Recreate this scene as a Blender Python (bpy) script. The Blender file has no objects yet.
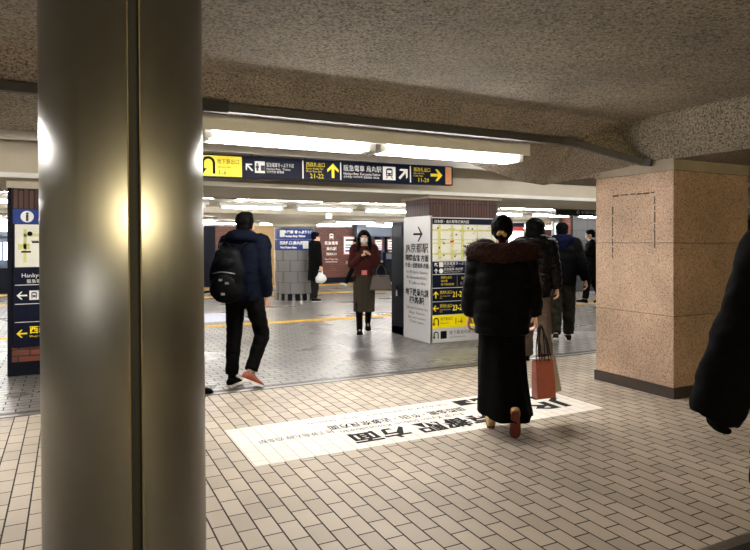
import bpy, bmesh, math, random
from mathutils import Vector, Matrix, noise
random.seed(7)
R = math.radians
PI = math.pi
scene = bpy.context.scene
COL = scene.collection

# ------------------------------------------------------------------ camera geometry
F, CX, HY, H = 610.0, 375.0, 243.0, 1.43
TH = R(26.7)
CT, ST = math.cos(TH), math.sin(TH)

def per_d(u):
    lat = (u - CX) / F
    return lat * CT + ST, CT - lat * ST            # X/d, Y/d

def flo(u, v):                                     # point of the floor seen at a spot of the photograph
    d = H * F / (v - HY)
    x, y = per_d(u)
    return Vector((x * d, y * d, 0))

def xat(u, Y):
    x, y = per_d(u)
    return x / y * Y

def at_d(u, d):
    x, y = per_d(u)
    return Vector((x * d, y * d, 0))

cam_d = bpy.data.cameras.new('camera')
cam = bpy.data.objects.new('camera', cam_d)
COL.objects.link(cam)
cam.location = (0, 0, H)
cam.rotation_euler = (R(90), 0, -TH)
cam_d.sensor_width = 36
cam_d.lens = 36 * F / 750
cam_d.shift_y = -(275 - HY) / 750
cam_d.clip_start = .05
scene.camera = cam

# ------------------------------------------------------------------ materials
MATS = {}
def new_mat(name):
    m = bpy.data.materials.new(name)
    m.use_nodes = True
    nt = m.node_tree
    b = nt.nodes['Principled BSDF']
    return m, nt, b

def lin(c):
    return tuple((x / 12.92 if x <= .04045 else ((x + .055) / 1.055) ** 2.4) for x in c[:3]) + (1,)

def rgb(r, g, b):
    return lin((r / 255, g / 255, b / 255))

def N(nt, t, **kw):
    n = nt.nodes.new(t)
    for k, v in kw.items():
        setattr(n, k, v)
    return n

def pm(name, col, rough=.6, metal=0, var=.12, scale=30, bump=0, bscale=200, spec=.5, sheen=0, coat=0, trans=0):
    """plain surface with a little procedural mottling"""
    if name in MATS: return MATS[name]
    m, nt, b = new_mat(name)
    tc = N(nt, 'ShaderNodeTexCoord')
    nz = N(nt, 'ShaderNodeTexNoise'); nz.inputs['Scale'].default_value = scale; nz.inputs['Detail'].default_value = 4
    nt.links.new(tc.outputs['Object'], nz.inputs['Vector'])
    rp = N(nt, 'ShaderNodeValToRGB')
    rp.color_ramp.elements[0].position = .3; rp.color_ramp.elements[1].position = .7
    rp.color_ramp.elements[0].color = tuple(c * (1 - var) for c in col[:3]) + (1,)
    rp.color_ramp.elements[1].color = tuple(min(1, c * (1 + var)) for c in col[:3]) + (1,)
    nt.links.new(nz.outputs['Fac'], rp.inputs['Fac'])
    nt.links.new(rp.outputs['Color'], b.inputs['Base Color'])
    b.inputs['Roughness'].default_value = rough
    b.inputs['Metallic'].default_value = metal
    b.inputs['Specular IOR Level'].default_value = spec
    b.inputs['Sheen Weight'].default_value = sheen
    b.inputs['Coat Weight'].default_value = coat
    if trans: b.inputs['Transmission Weight'].default_value = trans
    if bump:
        n2 = N(nt, 'ShaderNodeTexNoise'); n2.inputs['Scale'].default_value = bscale; n2.inputs['Detail'].default_value = 3
        nt.links.new(tc.outputs['Object'], n2.inputs['Vector'])
        bp = N(nt, 'ShaderNodeBump'); bp.inputs['Strength'].default_value = bump; bp.inputs['Distance'].default_value = .01
        nt.links.new(n2.outputs['Fac'], bp.inputs['Height'])
        nt.links.new(bp.outputs['Normal'], b.inputs['Normal'])
    MATS[name] = m
    return m

def em(name, col, strength):
    m, nt, b = new_mat(name)
    b.inputs['Base Color'].default_value = (.8, .8, .8, 1)
    b.inputs['Emission Color'].default_value = col
    b.inputs['Emission Strength'].default_value = strength
    MATS[name] = m
    return m

def rough_stone(name, c_lo, c_mid, c_hi, scale=55, bump=.9, rough=.85, stain=.35):
    """sprayed / bush hammered concrete: dark pits in a pale crust"""
    m, nt, b = new_mat(name)
    tc = N(nt, 'ShaderNodeTexCoord')
    nz = N(nt, 'ShaderNodeTexNoise'); nz.inputs['Scale'].default_value = scale; nz.inputs['Detail'].default_value = 5; nz.inputs['Roughness'].default_value = .65
    nt.links.new(tc.outputs['Object'], nz.inputs['Vector'])
    rp = N(nt, 'ShaderNodeValToRGB')
    e = rp.color_ramp.elements
    e[0].position = .36; e[0].color = c_lo
    e[1].position = .70; e[1].color = c_hi
    k = e.new(.47); k.color = c_mid
    nt.links.new(nz.outputs['Fac'], rp.inputs['Fac'])
    big = N(nt, 'ShaderNodeTexNoise'); big.inputs['Scale'].default_value = 1.6; big.inputs['Detail'].default_value = 6
    nt.links.new(tc.outputs['Object'], big.inputs['Vector'])
    r2 = N(nt, 'ShaderNodeValToRGB')
    r2.color_ramp.elements[0].position = .3; r2.color_ramp.elements[1].position = .68
    r2.color_ramp.elements[0].color = (1 - stain,) * 3 + (1,)
    r2.color_ramp.elements[1].color = (1, 1, 1, 1)
    nt.links.new(big.outputs['Fac'], r2.inputs['Fac'])
    mx = N(nt, 'ShaderNodeMix', data_type='RGBA', blend_type='MULTIPLY'); mx.inputs[0].default_value = 1
    nt.links.new(rp.outputs['Color'], mx.inputs[6]); nt.links.new(r2.outputs['Color'], mx.inputs[7])
    nt.links.new(mx.outputs[2], b.inputs['Base Color'])
    b.inputs['Roughness'].default_value = rough
    bp = N(nt, 'ShaderNodeBump'); bp.inputs['Strength'].default_value = bump; bp.inputs['Distance'].default_value = .02
    nt.links.new(nz.outputs['Fac'], bp.inputs['Height']); nt.links.new(bp.outputs['Normal'], b.inputs['Normal'])
    MATS[name] = m
    return m

def brick_mat(name, c1, c2, mortar, bw, bh, ms, axes, rough=.4, off=(0, 0), bump=.4, noise_rough=0, wet=None, offset=.5, dirt=.25, stainscale=.9, spec=.5):
    """tiles laid in running bond; axes = which world axes run along / across the bricks"""
    m, nt, b = new_mat(name)
    tc = N(nt, 'ShaderNodeTexCoord')
    sp = N(nt, 'ShaderNodeSeparateXYZ'); nt.links.new(tc.outputs['Object'], sp.inputs[0])
    cb = N(nt, 'ShaderNodeCombineXYZ')
    for i, a in enumerate(axes):
        ad = N(nt, 'ShaderNodeMath', operation='ADD'); ad.inputs[1].default_value = off[i]
        nt.links.new(sp.outputs['XYZ'.index(a)], ad.inputs[0])
        nt.links.new(ad.outputs[0], cb.inputs[i])
    br = N(nt, 'ShaderNodeTexBrick'); br.offset = offset
    br.inputs['Scale'].default_value = 1; br.inputs['Brick Width'].default_value = bw; br.inputs['Row Height'].default_value = bh
    br.inputs['Mortar Size'].default_value = ms; br.inputs['Mortar Smooth'].default_value = .15; br.inputs['Bias'].default_value = 0
    br.inputs['Color1'].default_value = c1; br.inputs['Color2'].default_value = c2; br.inputs['Mortar'].default_value = mortar
    nt.links.new(cb.outputs[0], br.inputs['Vector'])
    big = N(nt, 'ShaderNodeTexNoise'); big.inputs['Scale'].default_value = stainscale; big.inputs['Detail'].default_value = 7
    nt.links.new(tc.outputs['Object'], big.inputs['Vector'])
    r2 = N(nt, 'ShaderNodeValToRGB')
    r2.color_ramp.elements[0].position = .3; r2.color_ramp.elements[1].position = .62
    r2.color_ramp.elements[0].color = (1 - dirt,) * 3 + (1,); r2.color_ramp.elements[1].color = (1, 1, 1, 1)
    nt.links.new(big.outputs['Fac'], r2.inputs['Fac'])
    fine = N(nt, 'ShaderNodeTexNoise'); fine.inputs['Scale'].default_value = 140; fine.inputs['Detail'].default_value = 3
    nt.links.new(tc.outputs['Object'], fine.inputs['Vector'])
    r3 = N(nt, 'ShaderNodeValToRGB')
    r3.color_ramp.elements[0].color = (.84,) * 3 + (1,); r3.color_ramp.elements[1].color = (1, 1, 1, 1)
    nt.links.new(fine.outputs['Fac'], r3.inputs['Fac'])
    mx = N(nt, 'ShaderNodeMix', data_type='RGBA', blend_type='MULTIPLY'); mx.inputs[0].default_value = 1
    nt.links.new(br.outputs['Color'], mx.inputs[6]); nt.links.new(r2.outputs['Color'], mx.inputs[7])
    mx2 = N(nt, 'ShaderNodeMix', data_type='RGBA', blend_type='MULTIPLY'); mx2.inputs[0].default_value = 1
    nt.links.new(mx.outputs[2], mx2.inputs[6]); nt.links.new(r3.outputs['Color'], mx2.inputs[7])
    nt.links.new(mx2.outputs[2], b.inputs['Base Color'])
    rr = N(nt, 'ShaderNodeMapRange'); rr.inputs['To Min'].default_value = rough + noise_rough; rr.inputs['To Max'].default_value = rough - noise_rough
    nt.links.new(big.outputs['Fac'], rr.inputs['Value'])
    ra = N(nt, 'ShaderNodeMath', operation='MAXIMUM'); nt.links.new(rr.outputs[0], ra.inputs[0])
    rm = N(nt, 'ShaderNodeMath', operation='MULTIPLY'); rm.inputs[1].default_value = .9
    nt.links.new(br.outputs['Fac'], rm.inputs[0]); nt.links.new(rm.outputs[0], ra.inputs[1])
    nt.links.new(ra.outputs[0], b.inputs['Roughness'])
    b.inputs['Specular IOR Level'].default_value = spec
    iv = N(nt, 'ShaderNodeMath', operation='SUBTRACT'); iv.inputs[0].default_value = 1
    nt.links.new(br.outputs['Fac'], iv.inputs[1])
    bp = N(nt, 'ShaderNodeBump'); bp.inputs['Strength'].default_value = bump; bp.inputs['Distance'].default_value = .006
    nt.links.new(iv.outputs[0], bp.inputs['Height']); nt.links.new(bp.outputs['Normal'], b.inputs['Normal'])
    MATS[name] = m
    return m

def brushed(name, col, r0=.22, r1=.42):
    m, nt, b = new_mat(name)
    tc = N(nt, 'ShaderNodeTexCoord')
    mp = N(nt, 'ShaderNodeMapping'); mp.inputs['Scale'].default_value = (26, 26, .35)
    nt.links.new(tc.outputs['Object'], mp.inputs['Vector'])
    nz = N(nt, 'ShaderNodeTexNoise'); nz.inputs['Scale'].default_value = 3; nz.inputs['Detail'].default_value = 6
    nt.links.new(mp.outputs[0], nz.inputs['Vector'])
    mr = N(nt, 'ShaderNodeMapRange'); mr.inputs['To Min'].default_value = r0; mr.inputs['To Max'].default_value = r1
    nt.links.new(nz.outputs['Fac'], mr.inputs['Value']); nt.links.new(mr.outputs[0], b.inputs['Roughness'])
    n2 = N(nt, 'ShaderNodeTexNoise'); n2.inputs['Scale'].default_value = 2.2; n2.inputs['Detail'].default_value = 5
    nt.links.new(tc.outputs['Object'], n2.inputs['Vector'])
    rp = N(nt, 'ShaderNodeValToRGB')
    rp.color_ramp.elements[0].position = .3; rp.color_ramp.elements[1].position = .7
    rp.color_ramp.elements[0].color = tuple(c * .8 for c in col[:3]) + (1,); rp.color_ramp.elements[1].color = col
    nt.links.new(n2.outputs['Fac'], rp.inputs['Fac']); nt.links.new(rp.outputs['Color'], b.inputs['Base Color'])
    b.inputs['Metallic'].default_value = 1
    b.inputs['Anisotropic'].default_value = .97
    tg = N(nt, 'ShaderNodeTangent'); tg.direction_type = 'UV_MAP'; tg.uv_map = 'grain'
    nt.links.new(tg.outputs[0], b.inputs['Tangent'])
    MATS[name] = m
    return m

M_floor = brick_mat('beige_floor_tile', rgb(202, 188, 170), rgb(182, 168, 151), rgb(48, 38, 32), .196, .1035, .0046, 'YX', rough=.50, off=(.04, -.745 + .1035 * 60), noise_rough=.08, bump=.5, spec=.4)
M_floor2 = brick_mat('grey_floor_tile', rgb(150, 147, 142), rgb(124, 122, 118), rgb(36, 35, 34), .196, .1035, .0055, 'XY', rough=.30, off=(20.0, 20.0), noise_rough=.16, bump=.5, dirt=.45, stainscale=.7)
M_seam = pm('steel_seam', rgb(150, 148, 144), .35, .9)
M_ceil = rough_stone('sprayed_concrete', rgb(58, 51, 43), rgb(140, 128, 112), rgb(192, 180, 162), scale=64, bump=1.0)
M_pillar = rough_stone('granite_facing', rgb(124, 98, 80), rgb(176, 147, 124), rgb(206, 178, 154), scale=75, bump=.25, rough=.7, stain=.38)
M_smoothconc = pm('smooth_concrete', rgb(150, 138, 122), .7, bump=.15, bscale=60, scale=5)
M_groove = pm('dark_joint', rgb(58, 46, 38), .8)
M_plinth = pm('dark_granite', rgb(52, 42, 38), .45, scale=120, var=.35)
M_duct = pm('duct_paint', rgb(62, 60, 58), .6)
M_white = pm('white_enamel', rgb(226, 224, 218), .45, var=.04, scale=8)
M_greyenamel = pm('grey_enamel', rgb(224, 224, 220), .5, var=.04, scale=8)
M_cream = pm('cream_ceiling', rgb(186, 178, 160), .7, var=.06, scale=3, bump=.05)
M_wall = pm('grey_wall', rgb(118, 110, 100), .7, var=.1, scale=3)
M_steel = brushed('brushed_steel', (.34, .335, .315, 1), .27, .34)
M_brass = pm('joint_edge', rgb(120, 110, 84), .5, .6)
M_black = pm('black_gap', rgb(14, 14, 13), .6)
M_chrome = pm('chrome', rgb(200, 200, 200), .2, 1)
M_navy = pm('navy_enamel', rgb(10, 16, 38), .45, spec=.12, var=.05, scale=4)
M_blue = pm('blue_enamel', rgb(36, 60, 130), .45, spec=.2, var=.05, scale=4)
M_yel = pm('yellow_enamel', rgb(255, 232, 0), .4, var=.03, scale=4)
M_ink = pm('black_ink', rgb(12, 12, 14), .6, spec=.1)
M_ink2 = pm('navy_ink', rgb(30, 38, 64), .5)
M_wpaint = pm('white_paint', rgb(236, 236, 234), .5, var=.02, scale=4)
M_ypaint = pm('yellow_paint', rgb(250, 226, 30), .5, var=.03)
M_orange = pm('orange_plate', rgb(214, 142, 92), .4)
M_panel = pm('white_panel', rgb(206, 206, 208), .4, var=.03, scale=3)
M_map = pm('map_paper', rgb(224, 224, 214), .5, var=.04, scale=9)
M_road = pm('map_road', rgb(206, 204, 132), .5)
M_red = pm('red_ink', rgb(206, 50, 40), .5)
M_brick = brick_mat('brown_rib_tile', rgb(94, 58, 48), rgb(70, 44, 38), rgb(40, 28, 26), .5, .05, .006, 'ZX', rough=.6, bump=.6, dirt=.3)
M_bricky = brick_mat('brown_rib_tile_side', rgb(94, 58, 48), rgb(70, 44, 38), rgb(40, 28, 26), .5, .05, .006, 'ZY', rough=.6, bump=.6, dirt=.3)
M_redbrick = brick_mat('red_brick', rgb(130, 66, 48), rgb(96, 48, 38), rgb(60, 46, 42), .22, .07, .008, 'XZ', rough=.6, bump=.5)
M_backbrick = brick_mat('brown_wall_brick', rgb(112, 62, 50), rgb(86, 48, 40), rgb(74, 56, 50), .22, .07, .01, 'XZ', rough=.6, bump=.4)
M_frame = pm('red_frame', rgb(170, 80, 72), .6)
M_tact = pm('yellow_tactile', rgb(214, 168, 44), .6, var=.2, scale=5)
M_decal = brick_mat('floor_film', rgb(252, 245, 236), rgb(248, 240, 230), rgb(206, 193, 176), .196, .1035, .0035, 'YX', rough=.5, off=(.04, -.745 + .1035 * 60), bump=.2, dirt=.06)
M_decal2 = pm('blue_floor_film', rgb(176, 184, 206), .4, var=.1, scale=20)
M_wet = pm('damp_patch', rgb(74, 71, 67), .34, var=.3, scale=8, spec=.4)
M_greytile = brick_mat('grey_column_tile', rgb(128, 126, 124), rgb(112, 110, 110), rgb(112, 110, 110), 1, 1, .0001, 'XZ')
M_skin = pm('skin', rgb(206, 160, 134), .5, var=.06)
M_eye = pm('eye_dark', rgb(26, 20, 18), .2)
M_hair = pm('black_hair', rgb(6, 5, 5), .6, var=.3, scale=90, spec=.04)
M_hairb = pm('dark_brown_hair', rgb(14, 9, 8), .6, var=.3, scale=90, spec=.04)
M_mask = pm('mask_cloth', rgb(228, 228, 230), .7, var=.02)
M_fur = pm('brown_fur', rgb(44, 26, 24), .9, spec=.1, var=.5, scale=60)
M_blk = pm('black_cloth', rgb(3, 3, 3), .9, var=.25, scale=30, bump=.2, spec=.08)
M_blk2 = pm('black_nylon', rgb(4, 4, 6), .6, var=.25, scale=14, bump=.1, bscale=60, spec=.06)
M_shiny = pm('glossy_black_nylon', rgb(4, 4, 6), .26, var=.2, scale=14, spec=.12)
M_navycl = pm('navy_nylon', rgb(4, 8, 20), .8, spec=.06, var=.2, scale=12, bump=.15, bscale=40)
M_hood = pm('navy_knit', rgb(14, 17, 44), .9, spec=.08, var=.2, bump=.2)
M_coat = pm('black_wool', rgb(5, 5, 6), .9, spec=.1, var=.2, bump=.2)
M_charc = pm('charcoal_cloth', rgb(28, 28, 32), .9, spec=.1, var=.15)
M_brownknit = pm('brown_knit', rgb(62, 28, 26), .9, spec=.1, var=.2, scale=60, bump=.3, bscale=300)
M_olive = pm('dark_olive_cloth', rgb(56, 50, 41), .9, spec=.1, var=.12)
M_taupe = pm('taupe_cloth', rgb(70, 58, 48), .9, spec=.1, var=.15)
M_camo = pm('olive_camouflage', rgb(40, 39, 30), .9, spec=.1, var=.6, scale=14)
M_gold = pm('gold_leather', rgb(176, 146, 84), .35, .35, var=.15)
M_sole = pm('brown_sole', rgb(92, 36, 24), .6)
M_solew = pm('white_sole', rgb(206, 202, 194), .6)
M_rust = pm('rust_canvas', rgb(134, 68, 46), .7)
M_sock = pm('grey_sock', rgb(128, 126, 124), .9)
M_bagred = pm('coral_paper', rgb(176, 88, 72), .5, var=.08)
M_baggrey = pm('pale_grey_paper', rgb(170, 160, 146), .5, var=.08)
M_bagtaupe = pm('taupe_leather', rgb(60, 47, 40), .5, var=.1)
M_plastic = pm('white_polythene', rgb(226, 228, 230), .35, var=.05)
M_metalg = pm('buckle', rgb(180, 180, 184), .3, .9)
M_tube = em('lit_tube', (1, .97, .93, 1), 42)
M_tube2 = em('lit_tube_concourse', (1, .97, .93, 1), 44)
M_tube3 = em('lit_tube_back', (1, .9, .78, 1), 26)
M_warmwin = em('lit_shop_window', (1, .82, .46, 1), 40)
M_coolwin = em('lit_office_window', (.86, .93, 1, 1), 1.5)
M_coolwin2 = em('lit_case_window', (1, .95, .88, 1), 12)
M_green = em('lit_exit_green', (.05, .75, .4, 1), 1.3)
M_warmwall = pm('warm_wood', rgb(150, 120, 80), .6, var=.1, scale=2)
M_office = pm('blue_grey_panel', rgb(74, 84, 100), .5, var=.08)
M_officed = pm('dark_navy_panel', rgb(12, 16, 27), .6, spec=.12)
M_darkgrey = brick_mat('dark_grey_panel', rgb(74, 74, 76), rgb(66, 66, 68), rgb(40, 40, 42), .9, .3, .006, 'XZ', rough=.6)
M_pink = pm('card_pink', rgb(214, 120, 120), .5)
M_teal = pm('teal_plastic', rgb(60, 170, 150), .5)
M_capcloth = pm('cap_cloth', rgb(6, 6, 9), .9, spec=.08)

# ------------------------------------------------------------------ mesh builder
class MB:
    def __init__(s):
        s.bm = bmesh.new()
    def add(s, verts, faces, M=None):
        vs = [s.bm.verts.new((M @ Vector(v)) if M else Vector(v)) for v in verts]
        for f in faces:
            try: s.bm.faces.new([vs[i] for i in f])
            except ValueError: pass
        return s
    def box(s, x0, x1, y0, y1, z0, z1, M=None):
        v = [(x, y, z) for z in (z0, z1) for y in (y0, y1) for x in (x0, x1)]
        return s.add(v, [(0, 2, 3, 1), (4, 5, 7, 6), (0, 1, 5, 4), (2, 6, 7, 3), (0, 4, 6, 2), (1, 3, 7, 5)], M)
    def prism(s, poly, d0, d1, M=None):
        """2-D outline in local x,y pushed from d0 to d1 along local z"""
        n = len(poly)
        v = [(p[0], p[1], d0) for p in poly] + [(p[0], p[1], d1) for p in poly]
        f = [tuple(range(n))[::-1], tuple(range(n, 2 * n))] + [(i, (i + 1) % n, n + (i + 1) % n, n + i) for i in range(n)]
        return s.add(v, f, M)
    def loft(s, rings, M=None, cap=True):
        n = len(rings[0]); v = [p for r in rings for p in r]; f = []
        for i in range(len(rings) - 1):
            for j in range(n):
                f.append((i * n + j, i * n + (j + 1) % n, (i + 1) * n + (j + 1) % n, (i + 1) * n + j))
        if cap:
            f.append(tuple(range(n))[::-1]); f.append(tuple(range((len(rings) - 1) * n, len(rings) * n)))
        return s.add(v, f, M)
    def lathe(s, prof, c=(0, 0, 0), n=32, M=None, cap=True):
        c = Vector(c)
        rings = [[c + Vector((r * math.cos(2 * PI * j / n), r * math.sin(2 * PI * j / n), z)) for j in range(n)] for r, z in prof]
        return s.loft(rings, M, cap)
    def tube(s, pts, rad, n=10, M=None, round_caps=False, flat=1.0, smooth=True, fdir=None):
        P, Q = spline(pts, rad) if smooth and len(pts) > 2 else ([Vector(p) for p in pts], list(rad) if hasattr(rad, '__len__') else [rad] * len(pts))
        if round_caps:
            a = (P[1] - P[0]).normalized(); b = (P[-1] - P[-2]).normalized()
            pre = [(P[0] - a * Q[0] * math.sin(t), Q[0] * math.cos(t)) for t in (1.5, 1.1, .6)]
            post = [(P[-1] + b * Q[-1] * math.sin(t), Q[-1] * math.cos(t)) for t in (.6, 1.1, 1.5)]
            P = [x[0] for x in pre] + P + [x[0] for x in post]; Q = [max(x[1], .0005) for x in pre] + Q + [max(x[1], .0005) for x in post]
        rings = []
        t0 = (P[1] - P[0]).normalized()
        ref = Vector(fdir) if fdir else (Vector((0, 0, 1)) if abs(t0.z) < .9 else Vector((1, 0, 0)))
        u = (ref - t0 * ref.dot(t0)).normalized()
        for i, p in enumerate(P):
            t = (P[min(i + 1, len(P) - 1)] - P[max(i - 1, 0)])
            if t.length < 1e-9: t = t0
            t = t.normalized()
            u = (u - t * u.dot(t)); u = u.normalized() if u.length > 1e-6 else Vector((1, 0, 0))
            w = t.cross(u)
            rings.append([p + (u * math.cos(2 * PI * j / n) * flat + w * math.sin(2 * PI * j / n)) * Q[i] for j in range(n)])
        return s.loft(rings, M)
    def ell(s, c, r, Rm=None, n=16, k=10, M=None):
        c = Vector(c); v = []; f = []
        rings = []
        for i in range(1, k):
            a = PI * i / k
            rg = []
            for j in range(n):
                b = 2 * PI * j / n
                p = Vector((r[0] * math.sin(a) * math.cos(b), r[1] * math.sin(a) * math.sin(b), -r[2] * math.cos(a)))
                if Rm: p = Rm @ p
                rg.append(c + p)
            rings.append(rg)
        return s.loft(rings, M)
    def orings(s, rs, n=28, M=None, pw=2.0):
        """stack of horizontal ovals: (z, rx, ry, cx, cy)"""
        rings = []
        for q in rs:
            z, rx, ry = q[:3]; cx, cy = (q[3], q[4]) if len(q) > 3 else (0, 0)
            rg = []
            for j in range(n):
                a = 2 * PI * j / n; ca, sa = math.cos(a), math.sin(a)
                e = 2 / pw
                rg.append(Vector((cx + rx * math.copysign(abs(ca) ** e, ca), cy + ry * math.copysign(abs(sa) ** e, sa), z)))
            rings.append(rg)
        return s.loft(rings, M)
    def mesh(s, name):
        me = bpy.data.meshes.new(name)
        bmesh.ops.recalc_face_normals(s.bm, faces=s.bm.faces)
        s.bm.to_mesh(me); s.bm.free()
        return me

def spline(pts, rad, k=5):
    P = [Vector(p) for p in pts]
    Q = list(rad) if hasattr(rad, '__len__') else [rad] * len(P)
    op, oq = [], []
    for i in range(len(P) - 1):
        a, b, c, d = P[max(i - 1, 0)], P[i], P[i + 1], P[min(i + 2, len(P) - 1)]
        for j in range(k):
            t = j / k
            op.append(.5 * ((2 * b) + (c - a) * t + (2 * a - 5 * b + 4 * c - d) * t * t + (3 * b - a - 3 * c + d) * t ** 3))
            oq.append(Q[i] + (Q[i + 1] - Q[i]) * t)
    op.append(P[-1]); oq.append(Q[-1])
    return op, oq

def world_of(o):
    M = o.matrix_basis.copy()
    while o.parent:
        o = o.parent
        M = o.matrix_basis @ M
    return M

def shade(me, smooth, angle=40):
    for p in me.polygons: p.use_smooth = smooth
    if smooth == 'auto':
        me.set_sharp_from_angle(angle=R(angle))

def link(name, me, mat, parent=None, world=True, smooth=False, origin=None):
    """link one mesh; its coordinates are world coordinates unless world=False (then: the parent's)"""
    o = bpy.data.objects.new(name, me)
    COL.objects.link(o)
    if mat:
        for m in (mat if isinstance(mat, list) else [mat]): me.materials.append(m)
    if parent:
        o.parent = parent
        if world: me.transform(world_of(parent).inverted())
    elif origin is not None:
        me.transform(Matrix.Translation(-Vector(origin))); o.location = origin
    elif world and len(me.vertices):
        xs = [v.co for v in me.vertices]
        c = Vector((sum(v.x for v in xs) / len(xs), sum(v.y for v in xs) / len(xs), min(v.z for v in xs)))
        me.transform(Matrix.Translation(-c)); o.location = c
    if smooth:
        for p in me.polygons: p.use_smooth = True
        if smooth == 'auto': me.set_sharp_from_angle(angle=R(40))
    return o

def put(name, mb, mat, parent=None, smooth=False, bevel=0, world=True, origin=None):
    if bevel:
        bmesh.ops.remove_doubles(mb.bm, verts=mb.bm.verts, dist=1e-5)
        bmesh.ops.recalc_face_normals(mb.bm, faces=mb.bm.faces)
        es = [e for e in mb.bm.edges if len(e.link_faces) == 2 and e.calc_face_angle(0) > R(30)]
        bmesh.ops.bevel(mb.bm, geom=es, offset=bevel, segments=2, affect='EDGES', profile=.5)
    return link(name, mb.mesh(name), mat, parent, world, smooth, origin)

def tag(o, label=None, cat=None, group=None, kind=None):
    if label: o['label'] = label
    if cat: o['category'] = cat
    if group: o['group'] = group
    if kind: o['kind'] = kind
    return o

def struct(name, mb, mat, **kw):
    return tag(put(name, mb, mat, **kw), kind='structure')

def empty(name, loc, label, cat, group=None, rz=0):
    o = bpy.data.objects.new(name, None)
    COL.objects.link(o)
    o.location = loc; o.rotation_euler = (0, 0, rz)
    o.empty_display_size = .1
    return tag(o, label, cat, group)

def blob(mb, voxel, it=4, disp=None, fac=.5):
    """weld overlapping closed shapes into one continuous skin"""
    me = mb.mesh('tmp')
    o = bpy.data.objects.new('tmp', me); COL.objects.link(o)
    m = o.modifiers.new('r', 'REMESH'); m.mode = 'VOXEL'; m.voxel_size = voxel; m.adaptivity = 0
    if it:
        s = o.modifiers.new('s', 'SMOOTH'); s.factor = fac; s.iterations = it
    dg = bpy.context.evaluated_depsgraph_get()
    out = bpy.data.meshes.new_from_object(o.evaluated_get(dg))
    bpy.data.objects.remove(o); bpy.data.meshes.remove(me)
    if disp:
        ns = [v.normal.copy() for v in out.vertices]
        for v, n in zip(out.vertices, ns):
            v.co += n * disp(v.co)
    for p in out.polygons: p.use_smooth = True
    out.materials.clear()
    return out

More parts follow.
